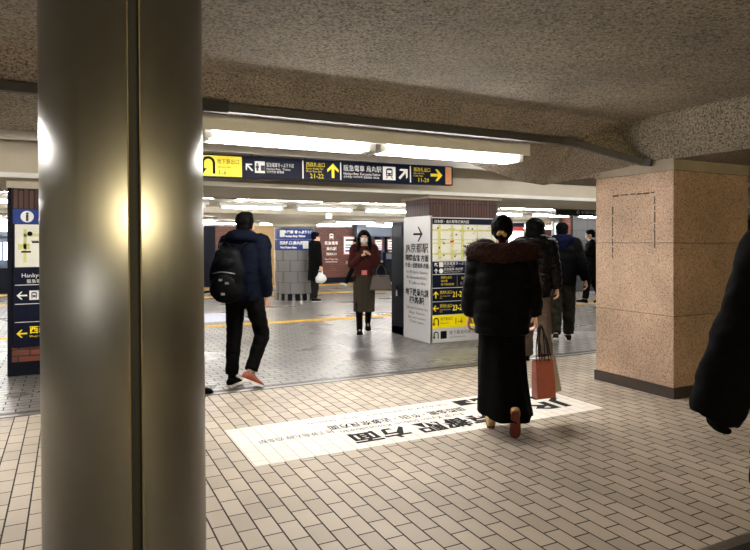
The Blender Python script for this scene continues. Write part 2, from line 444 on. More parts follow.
# ------------------------------------------------------------------ flat panels with lettering
class Panel:
    """u runs right, v runs up, n points at the viewer; everything stays on the face of one board"""
    def __init__(s, parent, origin, u, n, v=None):
        s.p = parent; s.u = Vector(u).normalized(); s.n = Vector(n).normalized()
        s.v = Vector(v).normalized() if v else s.n.cross(s.u).normalized()
        s.o = Vector(origin); s.acc = {}; s.tick = 0; s.busy = 0
        s.M = Matrix(((s.u.x, s.v.x, s.n.x, s.o.x), (s.u.y, s.v.y, s.n.y, s.o.y), (s.u.z, s.v.z, s.n.z, s.o.z), (0, 0, 0, 1)))
    def _mb(s, name, mat):
        k = (name, mat.name, s.tick if not (name.startswith('map_') or name == 'tint') else 0)
        if k not in s.acc: s.acc[k] = (MB(), mat)
        return s.acc[k][0]
    def rect(s, name, mat, u0, v0, u1, v1, t0=.0, t=.003):
        s._mb(name, mat).box(u0, u1, v0, v1, t0, t, s.M); return s
    def poly(s, name, mat, pts, t0=.0, t=.004):
        s._mb(name, mat).prism(pts, t0, t, s.M); return s
    def text(s, name, mat, body, u, v, size, t=.0035, width=None, bold=0, align='LEFT', rot=0, flip=False):
        c = bpy.data.curves.new('t', 'FONT'); c.body = body; c.size = size; c.resolution_u = 1; c.offset = bold
        c.align_x = align
        o = bpy.data.objects.new('t', c); COL.objects.link(o)
        dg = bpy.context.evaluated_depsgraph_get()
        me = bpy.data.meshes.new_from_object(o.evaluated_get(dg))
        bpy.data.objects.remove(o); bpy.data.curves.remove(c)
        if not me.vertices: return s
        xs = [q.co.x for q in me.vertices]
        w = max(xs) - min(xs)
        k = width / w if width else 1
        T = s.M @ Matrix.Translation((u, v, t)) @ Matrix.Rotation(rot, 4, 'Z') @ Matrix.Scale(k, 4, (1, 0, 0))
        mb = s._mb(name, mat)
        mb.add([q.co for q in me.vertices], [tuple(p.vertices) for p in me.polygons], T)
        bpy.data.meshes.remove(me)
        return s
    def disc(s, name, mat, cu, cv, r, t0=0, t=.004, n=24):
        return s.poly(name, mat, [(cu + r * math.cos(2 * PI * i / n), cv + r * math.sin(2 * PI * i / n)) for i in range(n)], t0, t)
    def arrow(s, name, mat, cu, cv, L, ang, w=.16, t=.004):
        """straight arrow; ang 0 = right, 90 = up"""
        h = L / 2; a = L * w / 2; hw = L * .42
        base = [[(-h, -a), (h * .8, -a), (h * .8, a), (-h, a)]]
        b2 = a * 1.3
        base.append([(h, 0), (h - hw, hw), (h - hw - b2 * 1.4, hw), (h - b2 * 2.2, 0)])
        base.append([(h, 0), (h - b2 * 2.2, 0), (h - hw - b2 * 1.4, -hw), (h - hw, -hw)])
        ca, sa = math.cos(R(ang)), math.sin(R(ang))
        for i, q in enumerate(base):
            s.poly(name, mat, [(cu + x * ca - y * sa, cv + x * sa + y * ca) for x, y in q], .001, t + i * .0002)
        return s
    def uturn(s, name, mat, cu, cv, L, t=.004):
        w = L * .07; r = L * .24
        arc = [(cu + r * math.cos(a), cv + L * .14 + r * math.sin(a)) for a in [PI * i / 10 for i in range(11)]]
        arc2 = [(cu + (r + 2 * w) * math.cos(a), cv + L * .14 + (r + 2 * w) * math.sin(a)) for a in [PI * i / 10 for i in range(11)]]
        s.poly(name, mat, arc + arc2[::-1], .001, t)
        s.rect(name, mat, cu + r, cv - L * .45, cu + r + 2 * w, cv + L * .145, .001, t)
        s.rect(name, mat, cu - r - 2 * w, cv - L * .2, cu - r, cv + L * .145, .001, t)
        x = cu - r - w
        s.poly(name, mat, [(x - L * .22, cv - L * .16), (x + L * .22, cv - L * .16), (x, cv - L * .46)], .001, t + .0003)
        return s
    def train(s, name, mat, bg, cu, cv, k):
        s.poly(name, mat, [(cu - .3 * k, cv - .22 * k), (cu + .3 * k, cv - .22 * k), (cu + .3 * k, cv + .32 * k), (cu + .18 * k, cv + .42 * k), (cu - .18 * k, cv + .42 * k), (cu - .3 * k, cv + .32 * k)], .003, .0055)
        s.rect(name + '_window', bg, cu - .2 * k, cv + .04 * k, cu + .2 * k, cv + .25 * k, .005, .0065)
        s.disc(name + '_window', bg, cu - .16 * k, cv - .09 * k, .055 * k, .005, .0065, 10)
        s.disc(name + '_window', bg, cu + .16 * k, cv - .09 * k, .055 * k, .005, .0065, 10)
        for sx in (-1, 1):
            s.poly(name, mat, [(cu + sx * .12 * k, cv - .24 * k), (cu + sx * .2 * k, cv - .24 * k), (cu + sx * .34 * k, cv - .42 * k), (cu + sx * .26 * k, cv - .42 * k)], .003, .0055)
        return s
    def person_icon(s, name, mat, cu, cv, k):
        s.disc(name, mat, cu, cv + .33 * k, .11 * k, .003, .0055, 12)
        s.poly(name, mat, [(cu - .16 * k, cv + .18 * k), (cu - .2 * k, cv - .1 * k), (cu - .1 * k, cv - .1 * k), (cu - .1 * k, cv - .42 * k), (cu + .1 * k, cv - .42 * k), (cu + .1 * k, cv - .1 * k), (cu + .2 * k, cv - .1 * k), (cu + .16 * k, cv + .18 * k)], .003, .0055)
        return s
    def done(s):
        out = {}
        for (name, mn, tk), (mb, mat) in s.acc.items():
            out[name] = put(name, mb, mat, s.p)
        return out

def _ticked(fn):
    def g(s, *a, **k):
        if not s.busy: s.tick += 1
        s.busy += 1
        r_ = fn(s, *a, **k)
        s.busy -= 1
        return r_
    return g
for _n in ('rect', 'poly', 'text', 'disc', 'arrow', 'uturn', 'train', 'person_icon'):
    setattr(Panel, _n, _ticked(getattr(Panel, _n)))
# ================================================================== SETTING
SEAM_Y = 5.85
f = MB()
f.add([(-12, -6, 0), (26, -6, 0), (26, SEAM_Y, 0), (-12, SEAM_Y, 0), (26, 20.3, 0), (-12, 20.3, 0), (-12, -6, -.2), (26, -6, -.2), (26, 20.3, -.2), (-12, 20.3, -.2)],
      [(0, 1, 2, 3), (3, 2, 4, 5), (6, 9, 8, 7), (0, 6, 7, 1), (4, 8, 9, 5), (0, 3, 5, 9, 6), (1, 7, 8, 4, 2)])
fl = struct('floor', f, [M_floor, M_floor2], origin=(0, 0, 0))
for p in fl.data.polygons:
    if p.center.y > 6 and p.center.z > -.01: p.material_index = 1
tag(fl, 'beige brick-bond floor tiles in front and grey glossy tiles beyond the metal seam', 'floor')
s = MB(); s.box(-12, 26, SEAM_Y - .03, SEAM_Y + .03, 0, .004)
struct('trim_1', s, M_seam)
s = MB(); s.box(-12, 26, SEAM_Y + .03, SEAM_Y + .10, 0, .0025); s.box(-12, 26, SEAM_Y - .05, SEAM_Y - .03, 0, .0025); struct('trim_7', s, M_duct)
s = MB(); s.box(-6, 14, 1.80, 1.86, 0, .004); struct('trim_2', s, M_seam)
s = MB(); s.box(-6, 14, 1.62, 1.80, .0, .003); struct('trim_3', s, M_black)

# front ceiling: rough slab, stepped beam, deep beam over the pillar, haunch
c = MB()
c.box(-12, 26, -6, 4.42, 2.6, 2.8)
prof = [(4.16, 2.85), (4.16, 2.6), (4.42, 2.457), (5.45, 2.30), (5.45, 2.85)]
c.loft([[Vector((x, y, z)) for y, z in prof] for x in (-12, 26)])
prof = [(4.80, 2.62), (4.95, 2.20), (6.05, 2.20), (6.22, 2.62)]
c.loft([[Vector((x, y, z)) for x, z in prof] for y in (-6, 4.5)])
c.loft([[Vector((x, y, z)) for x, z in [(4.80, 2.62), (4.95, 2.12), (6.05, 2.12), (6.22, 2.62)]] for y in (4.62, 5.45)])
hv = [(4.40, 4.42, 2.455), (4.95, 4.10, 2.195), (4.95, 5.449, 2.10), (4.55, 5.449, 2.13), (3.88, 5.449, 2.295), (4.84, 4.30, 2.52), (4.95, 5.449, 2.6), (3.88, 5.449, 2.6), (4.40, 4.42, 2.6)]
c.add(hv, [(0, 4, 3), (0, 3, 2), (0, 2, 1), (0, 1, 5), (4, 7, 6, 2, 3), (8, 7, 4, 0), (8, 0, 5), (8, 6, 7), (8, 5, 6), (5, 1, 6), (1, 2, 6)])
ce = struct('ceiling', c, M_ceil, origin=(0, 0, 0))
# concourse ceiling (cream): raised bay, beam over the brick columns, low bay
c = MB()
c.box(-12, 26, 5.45, 7.36, 2.6, 2.8)
c.box(-12, 26, 7.35, 9.2, 2.11, 2.8)
c.box(-12, 26, 9.2, 14.0, 2.25, 2.8)
c.box(-12, 26, 14.0, 20.3, 2.12, 2.8)
struct('ceiling', c, M_cream, origin=(0, 0, 0))
# darker sill along both lower edges of the beam
s = MB(); s.box(-12, 26, 7.30, 7.35, 2.11, 2.16); struct('trim_4', s, M_greyenamel)
s = MB(); s.box(-12, 26, 9.2, 9.28, 2.10, 2.25); struct('trim_5', s, M_duct)
# rail the signs hang from
s = MB(); s.box(-12, 26, 6.70, 6.80, 2.425, 2.49); s.box(-12, 26, 6.74, 6.76, 2.49, 2.6); struct('trim_6', s, M_white)
# walls
w = MB(); w.box(-6.2, -6, -6, 5.45, 0, 2.6); struct('wall_left', w, M_wall)
w = MB(); w.box(14, 14.2, -6, 5.45, 0, 2.6); struct('wall_right', w, M_wall)
w = MB(); w.box(-6, 14, -6.2, -6, 0, 2.6); struct('wall_back', w, M_wall)
w = MB(); w.box(-12.2, -12, -6, 20.3, 0, 2.6); struct('wall_left', w, M_cream)
w = MB(); w.box(26, 26.2, -6, 20.3, 0, 2.6); struct('wall_right', w, M_cream)
w = MB(); w.box(-12, 26, 20.3, 20.5, 0, 2.6); struct('wall_far', w, M_cream)
# lit shop windows in the walls behind the photographer
def shop_window(n, x0, x1, y0, y1, z0, z1, mat):
    o = struct('window_%d' % n, MB().box(x0, x1, y0, y1, z0, z1), mat)
    fr = MB(); t = .06
    if abs(x1 - x0) > abs(y1 - y0):
        for a, b in ((x0 - t, x0), (x1, x1 + t), ((x0 + x1) / 2 - t / 2, (x0 + x1) / 2 + t / 2)): fr.box(a, b, y0, y1 + .04, z0, z1)
        fr.box(x0 - t, x1 + t, y0, y1 + .04, z1, z1 + t); fr.box(x0 - t, x1 + t, y0, y1 + .04, z0 - t, z0)
    else:
        for a, b in ((y0 - t, y0), (y1, y1 + t), ((y0 + y1) / 2 - t / 2, (y0 + y1) / 2 + t / 2)): fr.box(x0, x1 + .04, a, b, z0, z1)
        fr.box(x0, x1 + .04, y0 - t, y1 + t, z1, z1 + t); fr.box(x0, x1 + .04, y0 - t, y1 + t, z0 - t, z0)
    put('window_frame', fr, M_officed, o)
shop_window(1, -6.0, -5.97, -3.6, -2.6, .45, 1.05, M_coolwin2)
shop_window(2, -.8, 4.0, -6.0, -5.97, 1.78, 2.0, M_warmwin)

# far wall: brick, ticket office, warm opening
def far(u): return xat(u, 20.2)
fw = MB(); fw.box(far(215), far(251), 20.16, 20.3, .2, 1.98); struct('wall_far', fw, M_backbrick)
fw = MB(); fw.box(far(196), far(215), 20.14, 20.3, 0, 1.98); struct('wall_far', fw, M_officed)
fw = MB(); fw.box(far(251), far(274), 20.2, 20.3, 0, 2.0); struct('wall_far', fw, M_warmwall)
fw = MB(); fw.box(far(300), far(353), 20.16, 20.3, .2, 1.98); wb = struct('wall_far', fw, M_backbrick)
fw = MB(); fw.box(far(280), far(353), 20.12, 20.3, 0, .2); fw.box(far(215), far(251), 20.12, 20.3, 0, .2); struct('baseboard_far', fw, M_officed)
fw = MB(); fw.box(far(540), far(575), 20.16, 20.3, 0, 1.98); struct('wall_far', fw, M_backbrick)
def wall_sign(u, z1, rows):
    pn = Panel(None, (far(u), 20.155, 0), (1, 0, 0), (0, -1, 0))
    return pn
lt = empty('wall_lettering', (far(331), 20.16, 1.0), 'white lettering and small train emblem on the brown brick far wall', 'sign')
pn = Panel(lt, (far(331), 20.159, 0), (1, 0, 0), (0, -1, 0))
pn.train('emblem', M_wpaint, M_backbrick, 0, 1.66, .24)
pn.text('lettering', M_wpaint, '阪急電車', 0, 1.38, .13, align='CENTER', bold=.002)
pn.text('lettering', M_wpaint, '烏丸駅', 0, 1.18, .13, align='CENTER', bold=.002)
pn.text('lettering', M_wpaint, '西改札口', 0, 1.0, .10, align='CENTER', bold=.001)
pn.text('lettering', M_wpaint, 'West Ticket Gate', 0, .83, .07, align='CENTER')
pn.text('lettering', M_wpaint, 'Hankyu Railway', 0, .74, .07, align='CENTER')
pn.done()

def poster(u0, u1, v0, v1, label, Y=20.15, group=None):
    x0, x1 = xat(u0, Y), xat(u1, Y); d = Y / per_d((u0 + u1) / 2)[1]
    z1, z0 = H + (HY - v0) * d / F, H + (HY - v1) * d / F
    e = empty('poster', ((x0 + x1) / 2, Y, z0), label, 'poster', group)
    put('frame', MB().box(x0, x1, Y - .02, Y + .01, z0, z1), M_frame, e)
    put('sheet', MB().box(x0 + .035, x1 - .035, Y - .03, Y - .02, z0 + .035, z1 - .035), M_wpaint, e)
    p = Panel(e, (x0, Y - .03, z0), (1, 0, 0), (0, -1, 0)); W, Hh = x1 - x0, z1 - z0
    for i, (a, h, m) in enumerate(((.74, .09, M_ink), (.5, .05, M_ink2), (.36, .05, M_ink2), (.18, .08, M_blue))):
        p.rect('print', m, .16 * W, a * Hh, .84 * W, (a + h) * Hh, 0, .004)
    p.done()
    return e

# ticket office right of the brick wall
of = empty('ticket_office', (far(378), 20.0, 0), 'blue-grey ticket office front with windows and counter behind the walking woman', 'office')
x0, x1 = far(353.5), far(470); B_ = 20.29
put('header', MB().box(x0, x1, 19.9, 20.29, 1.66, 2.1), M_office, of)
put('base', MB().box(x0, x1, 19.9, 20.29, 0, .72), M_officed, of)
put('counter', MB().box(x0, x1, 19.75, 20.29, .72, .78), M_panel, of)
put('back_panel', MB().box(x0, x1, 20.15, 20.29, .78, 1.66), M_coolwin if False else M_office, of)
for u in (353.5, 374, 384, 405, 430):
    put('post', MB().box(far(u), far(u) + .12, 19.9, 20.15, .78, 1.66), M_officed, of)
poster(374.5, 382, 239.5, 250.5, 'small white notice with red edge on the ticket office, beside the dark machine', 19.88, 'notices on the ticket office front')
poster(387, 394.5, 239, 250, 'small white notice with red edge on the ticket office, nearest the navy cabinet', 19.88, 'notices on the ticket office front')
poster(388, 394, 250.8, 258, 'low cream notice sheet just under the white notice by the navy cabinet', 19.88, 'notices on the ticket office front')
poster(343, 356, 236, 255, 'white poster in red frame on the brick wall behind the walking woman')
mc = empty('ticket_machine', (far(380), 19.7, 0), 'dark machine standing at the ticket office counter', 'machine')
put('body', MB().box(far(377), far(384), 19.55, 19.74, 0, 1.1), M_officed, mc, bevel=.02)
put('screen', MB().box(far(378), far(383), 19.53, 19.55, .85, 1.05), M_office, mc)
# offices far left, seen past the steel column
ol = empty('office_front', (far(0), 20.0, 0), 'blue-grey office front with bright windows at the left edge', 'office')
x0, x1 = far(-40), far(40)
put('header', MB().box(x0, x1, 19.95, 20.29, 1.62, 1.75), M_office, ol)
put('sill_panel', MB().box(x0, x1, 19.95, 20.29, 0, .72), M_officed, ol)
put('wall_panel', MB().box(x0, x1, 20.1, 20.29, .72, 1.62), M_office, ol)
for a, b in ((-30, -16), (-12, 1.5), (4, 11.5), (15, 30)):
    put('pane', MB().box(far(a), far(b), 20.02, 20.1, .95, 1.45), M_coolwin, ol)
put('transom_light', MB().box(x0, x1, 20.0, 20.29, 1.75, 2.05), M_coolwin, ol)

# dark panelled wall right, beyond the pillar
gx0 = xat(573, 13.3)
struct('wall_side', MB().box(gx0, 26, 13.3, 13.5, 0, 2.25), M_darkgrey)
sd = MB(); sd.box(gx0 - .35, gx0 - .02, 13.35, 13.5, 0, 2.25); struct('wall_side', sd, M_redbrick)
wl = empty('lit_notice', (xat(562, 14.6), 14.6, 0), 'bright lit white display beyond the man in the cap', 'display')
xx0, xx1 = xat(555, 14.6), xat(570, 14.6)
put('cabinet', MB().box(xx0 - .04, xx1 + .04, 14.6, 14.72, 0, 2.115), M_panel, wl)
put('screen', MB().box(xx0, xx1, 14.58, 14.6, 1.55, 2.05), M_coolwin, wl)
wl2 = empty('lit_poster_case', (xat(516, 12.5), 12.5, 1.0), 'pale blue lit poster case seen between the two dark-haired walkers', 'display')
xx0, xx1 = xat(508, 12.5), xat(523, 12.5)
put('cabinet', MB().box(xx0 - .05, xx1 + .05, 12.5, 12.65, 0, 1.95), M_officed, wl2)
put('screen', MB().box(xx0, xx1, 12.48, 12.5, 1.25, 1.85), M_coolwin, wl2)
put('headline', MB().box(xx0, xx1, 12.47, 12.48, 1.74, 1.85), M_red, wl2)

# ================================================================== LIGHTS
def fixture(x0, x1, Y, zc, mat, label, group, drop=.06, r=.019, wd=.22):
    e = empty('ceiling_light', ((x0 + x1) / 2, Y, zc - drop), label, 'ceiling light', group)
    put('housing', MB().box(x0 - .08, x1 + .08, Y - wd / 2, Y + wd / 2, zc - drop, zc - .002), M_white, e, bevel=.008)
    zt = zc - drop - .035
    put('tube', MB().tube([(x0, Y, zt), (x1, Y, zt)], r, n=12), mat, e, smooth=True)
    for x in (x0, x1):
        put('socket', MB().box(x - .03, x + .015 if x == x0 else x + .03, Y - .025, Y + .025, zt - .03, zc - drop), M_greyenamel, e)
    return e

big = empty('trough_light', (2.55, 4.88, 2.30), 'long grey trough light with glaring tubes under the front beam', 'ceiling light')
def soff(y): return 2.46 - .16 / 1.05 * (y - 4.4) - .003
def housing(x0, x1):
    return MB().loft([[Vector((x, y, z)) for y, z in ((4.70, 2.292), (4.712, 2.292), (4.712, 2.315), (5.02, 2.315), (5.02, soff(5.02)), (4.70, soff(4.70)))] for x in (x0, x1)])
put('housing', housing(.86, 4.08), M_greyenamel, big)
for a, b in ((.98, 2.34), (2.49, 3.98)):
    for y in (4.79, 4.94):
        t = put('tube', MB().tube([(a, y, 2.256), (b, y, 2.256)], .024, n=14), M_tube, big, smooth=True)
    for x in (a - .02, b + .02):
        put('socket', MB().box(x - .03, x + .03, 4.74, 4.99, 2.235, 2.315), M_greyenamel, big)
big2 = empty('trough_light', (-2.6, 4.88, 2.30), 'trough light left of the frame, under the same beam', 'ceiling light')
put('housing', housing(-4.3, -.95), M_greyenamel, big2)
for a, b in ((-4.2, -2.7), (-2.55, -1.05)):
    for y in (4.79, 4.94):
        put('tube', MB().tube([(a, y, 2.256), (b, y, 2.256)], .024, n=14), M_tube, big2, smooth=True)
# the duct that runs over the trough light and dives along the haunch to the pillar
dp = [(-5.9, 4.47, 2.414), (4.26, 4.47, 2.414), (4.42, 4.42, 2.395), (4.90, 4.06, 2.20), (4.93, 3.98, 2.185)]
dm = MB()
rings = []
for i, p in enumerate(dp):
    p = Vector(p); a = Vector(dp[max(i - 1, 0)]); b = Vector(dp[min(i + 1, len(dp) - 1)])
    t = (b - a).normalized(); sd = t.cross(Vector((0, 0, 1))).normalized(); up = sd.cross(t).normalized()
    rings.append([p + sd * .03 + up * .03, p - sd * .03 + up * .03, p - sd * .03 - up * .03, p + sd * .03 - up * .03])
dm.loft(rings)
du = put('cable_duct', dm, M_duct)
tag(du, 'dark metal cable duct running over the trough light and down to the pillar', 'duct')
jb = put('junction_box', MB().box(.55, 1.03, 4.395, 4.43, 2.365, 2.452), M_black, None, bevel=.004)
tag(jb, 'black box on the duct beside the steel column', 'box')

for a, b in ((5.2, 6.7), (7.1, 8.6)):  # unseen lamps added above the soffit edge to brighten the cream beam face
    fixture(a, b, 5.72, 2.6, M_tube2, 'hidden tube light added in the raised bay to brighten the cream beam face', 'added tube lights hidden in the raised bay')
rowA1 = [(.57 + 1.85 * i, .57 + 1.85 * i + 1.52) for i in range(-3, 8)]
for i, (a, b) in enumerate(rowA1):
    if a > 7.5:
        lb, gr = 'tube light in the nearest concourse row, seen right of the brown sign column', 'tube lights right of the sign column'
    else:
        lb, gr = 'slender tube light just under the beam edge, in the row nearest the hanging sign', 'tube lights in the nearest concourse row'
    fixture(a, b, 10.1 if a > 7.5 else 9.84, 2.25, M_tube2, lb, gr)
rowA = [(2.79 + 1.62 * i, 2.79 + 1.62 * i + 1.26) for i in range(-5, 9)]
for a, b in rowA:
    u_ = a - 2.79
    if abs(u_) < .1: lb, gr = 'bright tube light above the head of the person with the backpack', None
    elif abs(u_ - 1.62) < .1: lb, gr = 'bright tube light above the round grey column, in front of the green exit sign', None
    else: lb, gr = 'tube light farther along the second concourse row, away from the round column', 'other tube lights of the second row'
    fixture(a, b, 12.45, 2.25, M_tube2, lb, gr)
for i in range(-4, 11):
    a = 2.2 + 1.62 * i
    if abs(a + .65 - 5.2) < 1.7: continue
    fixture(a, a + 1.3, 16.6, 2.12, M_tube2, 'white tube light in the third row, behind the round column', 'tube lights in the third concourse row')
for i in range(-3, 9):
    a = 1.6 + 1.9 * i
    fixture(a, a + 1.3, 18.9, 2.12, M_tube2, 'white tube light in the last row before the brick wall', 'tube lights in the last concourse row')

# ================================================================== STEEL COLUMN
pc = at_d(129, 2.02); pc.z = 0
sc = empty('steel_column', pc, 'round brushed steel column with a dark vertical joint, filling the left foreground', 'column')
sc.rotation_euler = Matrix.Rotation(R(-.5), 3, Vector((math.sin(TH), math.cos(TH), 0))).to_euler()
view = math.atan2(-pc.y, -pc.x)
r = .25
def arc(a0, a1, n, rad): return [(rad * math.cos(a0 + (a1 - a0) * i / n), rad * math.sin(a0 + (a1 - a0) * i / n)) for i in range(n + 1)]
gw = .068
a0 = view + math.asin(.028 / r)                   # joint sits a little right of the middle as seen
shell = MB()
o1 = arc(a0 + gw, a0 + PI - gw, 60, r); o2 = arc(a0 + PI + gw, a0 + 2 * PI - gw, 60, r)
def halfshell(outer):
    mb = MB()
    inner = [(x * .93, y * .93) for x, y in outer]
    mb.loft([[Vector((x, y, z)) for x, y in outer + inner[::-1]] for z in (0, 2.75)])
    return mb
for a_, oo in ((a0 + PI / 2, o1), (a0 - PI / 2, o2)):
    so_ = put('shell', halfshell(oo), M_steel, sc, smooth='auto', world=False)
    uv = so_.data.uv_layers.new(name='grain')
    for lp_ in so_.data.loops:
        c_ = so_.data.vertices[lp_.vertex_index].co
        d_ = (math.atan2(c_.y, c_.x) - a_ + PI) % (2 * PI) - PI
        uv.data[lp_.index].uv = (d_ / 4 + .5, c_.z / 3)
put('core', MB().lathe([(.232, 0), (.232, 2.75)], n=48), M_black, sc, smooth='auto', world=False)
for a in (a0 + gw, a0 - gw, a0 + PI + gw, a0 + PI - gw):
    mb = MB(); x, y = .2485 * math.cos(a), .2485 * math.sin(a)
    mb.tube([(x, y, 0), (x, y, 2.75)], .0028, n=6)
    put('joint_edge', mb, M_brass, sc, world=False)

# ================================================================== STONE PILLAR
PX0, PX1, PY0, PY1 = 4.95, 6.05, 3.76, 4.68
pl = empty('stone_pillar', ((PX0 + PX1) / 2, (PY0 + PY1) / 2, 0), 'square pillar faced in warm brown stone with a dark plinth, right of the walkers', 'pillar')
put('plinth', MB().box(PX0 - .012, PX1 + .012, PY0 - .012, PY1 + .012, 0, .10), M_plinth, pl)
mb = MB(); zs = [.10, .755, 1.43, 2.10]
for i in range(3): mb.box(PX0, PX1, PY0, PY1, zs[i] + (.002 if i else 0), zs[i + 1] - .002)
put('facing', mb, M_pillar, pl, bevel=.006)
put('facing_joint', MB().box(PX0 + .006, PX1 - .006, PY0 + .006, PY1 - .006, .1, 2.1), M_groove, pl)
mb = MB(); mb.box(PX0 - .004, PX1 + .02, PY0 - .004, PY1 + .02, 2.1, 2.21)
put('cap', mb, M_smoothconc, pl, bevel=.004)
# old outline of a removed notice on the left face
mb = MB(); random.seed(3)
y0, y1 = xat(0, 1), 0
fy0, fy1 = PY0 + .20, PY0 + .70
def dash_v(y, z0, z1):
    z = z0
    while z < z1:
        h = random.uniform(.03, .12); mb.box(PX0 - .0015, PX0 + .002, y - .007 + random.uniform(-.003, .003), y + .006, z, min(z + h, z1)); z += h + random.uniform(.0, .02)
dash_v(fy0, 1.38, 1.87); dash_v(fy1, 1.28, 1.80)
y = fy0
while y < fy1 - .05:
    w_ = random.uniform(.03, .1); mb.box(PX0 - .0015, PX0 + .002, y, y + w_, 1.900 + random.uniform(-.004, .004), 1.914); y += w_ + random.uniform(0, .025)
put('notice_outline', mb, M_groove, pl, smooth=False)

# ================================================================== BRICK SIGN COLUMNS
KX0, KX1, KY0, KY1 = 4.60, 5.86, 7.42, 8.18
kc = empty('sign_column', ((KX0 + KX1) / 2, (KY0 + KY1) / 2, 0), 'brown tiled column wrapped in map board and white direction panel', 'column')
put('core', MB().box(KX0 + .03, KX1 - .03, KY0 + .03, KY1 - .03, 0, 2.07), M_brick, kc)
put('side_tiles', MB().box(KX0 + .025, KX0 + .03, KY0 + .03, KY1 - .03, 1.8, 2.07), M_bricky, kc)
put('cap', MB().box(KX0 - .02, KX1 + .02, KY0 - .02, KY1 + .02, 2.07, 2.115), M_cream, kc)
put('direction_panel', MB().box(KX0 - .01, KX0 + .03, KY0 - .03, KY1 - .03, .0, 1.82), M_panel, kc, bevel=.004)
sp = Panel(kc, (KX0 - .01, KY1 - .05, 0), (0, -1, 0), (-1, 0, 0))
W = KY1 - KY0
sp.arrow('arrow', M_ink, .41, 1.56, .26, 0, .12)
for body, z, sz, wd, bd in (('JR京都駅', 1.30, .15, .66, .002), ('国際会館 方面', 1.17, .10, .66, .003), ('竹田・近鉄奈良 方面', 1.07, .08, .66, .002),
                            ('for JR Kyoto Station,', .98, .062, .62, 0), ('Kokusaikaikan,', .90, .062, .58, 0), ('Takeda', .82, .062, .5, 0),
                            ('地下鉄烏丸線', .66, .115, .66, .003), ('四条駅', .54, .115, .42, .003),
                            ('Subway Karasuma Line', .45, .06, .62, 0), ('Shijo Station', .38, .06, .45, 0), ('Exit and transfer', .31, .05, .5, 0), ('Ticket gate', .25, .05, .4, 0)):
    sp.text('lettering', M_ink, body, .375, z, sz, width=wd, bold=bd, align='CENTER')
sp.done()
# front board
BX0, BX1 = KX0 + .0, KX1 + .02
put('board', MB().box(BX0, BX1, KY0 - .03, KY0 + .03, .0, 1.80), M_panel, kc, bevel=.004)
bp = Panel(kc, (BX0, KY0 - .03, 0), (1, 0, 0), (0, -1, 0)); BW = BX1 - BX0
bp.rect('header', M_navy, .03, 1.70, BW - .03, 1.785, 0, .004)
bp.text('header_lettering', M_wpaint, '四条駅・烏丸駅周辺案内図', .06, 1.72, .05, t=.005)
bp.rect('map', M_map, .03, 1.19, BW - .03, 1.69, 0, .004)
random.seed(11)
for u in (.12, .34, .52, .80, 1.06):
    bp.rect('map_streets', M_road, u, 1.19, u + random.choice((.02, .05)), 1.69, .004, .0052)
for v in (1.26, 1.42, 1.47, 1.60):
    bp.rect('map_streets', M_road, .03, v, BW - .03, v + random.choice((.015, .03)), .004, .0054)
for i in range(46):
    u, v = random.uniform(.06, BW - .12), random.uniform(1.21, 1.66)
    k = random.choice(('四条通', '烏丸', '室町通', '仏光寺', '錦小路', '大丸', '21', '24'))
    bp.text('map_lettering', M_ink, k, u, v, .018, t=.0058)
for i in range(14):
    u, v = random.uniform(.06, BW - .12), random.uniform(1.21, 1.66)
    bp.rect('map_marks', M_ink, u, v, u + .022, v + .022, .004, .006)
bp.rect('map_place', M_red, .33, 1.435, .38, 1.465, .005, .0065)
bp.rect('map_name', M_navy, .62, 1.30, .80, 1.325, .005, .0065)
rows = [(.985, 1.165, M_navy), (.79, .975, M_navy), (.595, .78, M_navy), (.40, .585, M_navy), (.21, .39, M_yel), (.02, .20, M_panel)]
for i, (a, b, m) in enumerate(rows):
    bp.rect(('transfer_row', 'facility_row', 'exit_row', 'exit_row', 'exit_row_yellow', 'subway_row')[i] , m, .03, a, BW - .03, b, 0, .005)
q = .0055
bp.arrow('arrow_white', M_wpaint, .09, 1.12, .07, 135, t=.008); bp.rect('icon', M_wpaint, .14, 1.085, .21, 1.155, .005, .007)
bp.text('lettering_white', M_wpaint, '阪急電車きっぷうりば', .22, 1.115, .05, t=q); bp.text('lettering_white', M_wpaint, 'Hankyu Rwy. Tickets', .22, 1.09, .022, t=q)
bp.arrow('arrow_white', M_wpaint, .09, 1.03, .07, 90, t=.008); bp.disc('icon', M_wpaint, .175, 1.03, .035, .005, .007)
bp.text('lettering_white', M_wpaint, '阪急電車 烏丸駅', .22, 1.035, .046, t=q); bp.text('lettering_white', M_wpaint, 'Hankyu Rwy. Karasuma Station', .22, 1.005, .024, t=q)
bp.rect('icon', M_wpaint, .74, 1.06, .81, 1.13, .005, .007); bp.rect('icon', M_wpaint, .84, 1.06, .91, 1.13, .005, .007)
for k, v in enumerate((.92, .87, .82)):
    bp.text('lettering_yellow', M_ypaint, ('西改札出口', '烏丸通', '地下鉄四条駅')[k], .17, v, .038, t=q)
bp.rect('lettering_yellow', M_ypaint, .45, .81, .452, .955, .005, .006)
bp.text('lettering_yellow', M_ypaint, 'お手洗い', .52, .90, .05, t=q); bp.rect('icon', M_ypaint, .78, .90, .85, .96, .005, .007)
bp.text('lettering_white', M_wpaint, 'エレベーター', .50, .83, .045, t=q); bp.rect('icon_white', M_wpaint, .78, .815, .85, .875, .005, .007)
for (v, ang, tx) in ((.60, 90, '21-22'), (.405, 180, '23-26')):
    bp.arrow('arrow_yellow', M_ypaint, .085, v + .09, .10, ang, t=.008)
    bp.text('lettering_yellow', M_ypaint, '西改札出口', .155, v + .10, .055, t=q, width=.2); bp.text('lettering_yellow', M_ypaint, 'Kyoto Keizai Center', .155, v + .06, .025, t=q, width=.18); bp.text('lettering_yellow', M_ypaint, 'Exit', .155, v + .03, .025, t=q)
    bp.text('lettering_yellow', M_ypaint, tx, .37, v + .05, .115, t=q, bold=.002, width=.21)
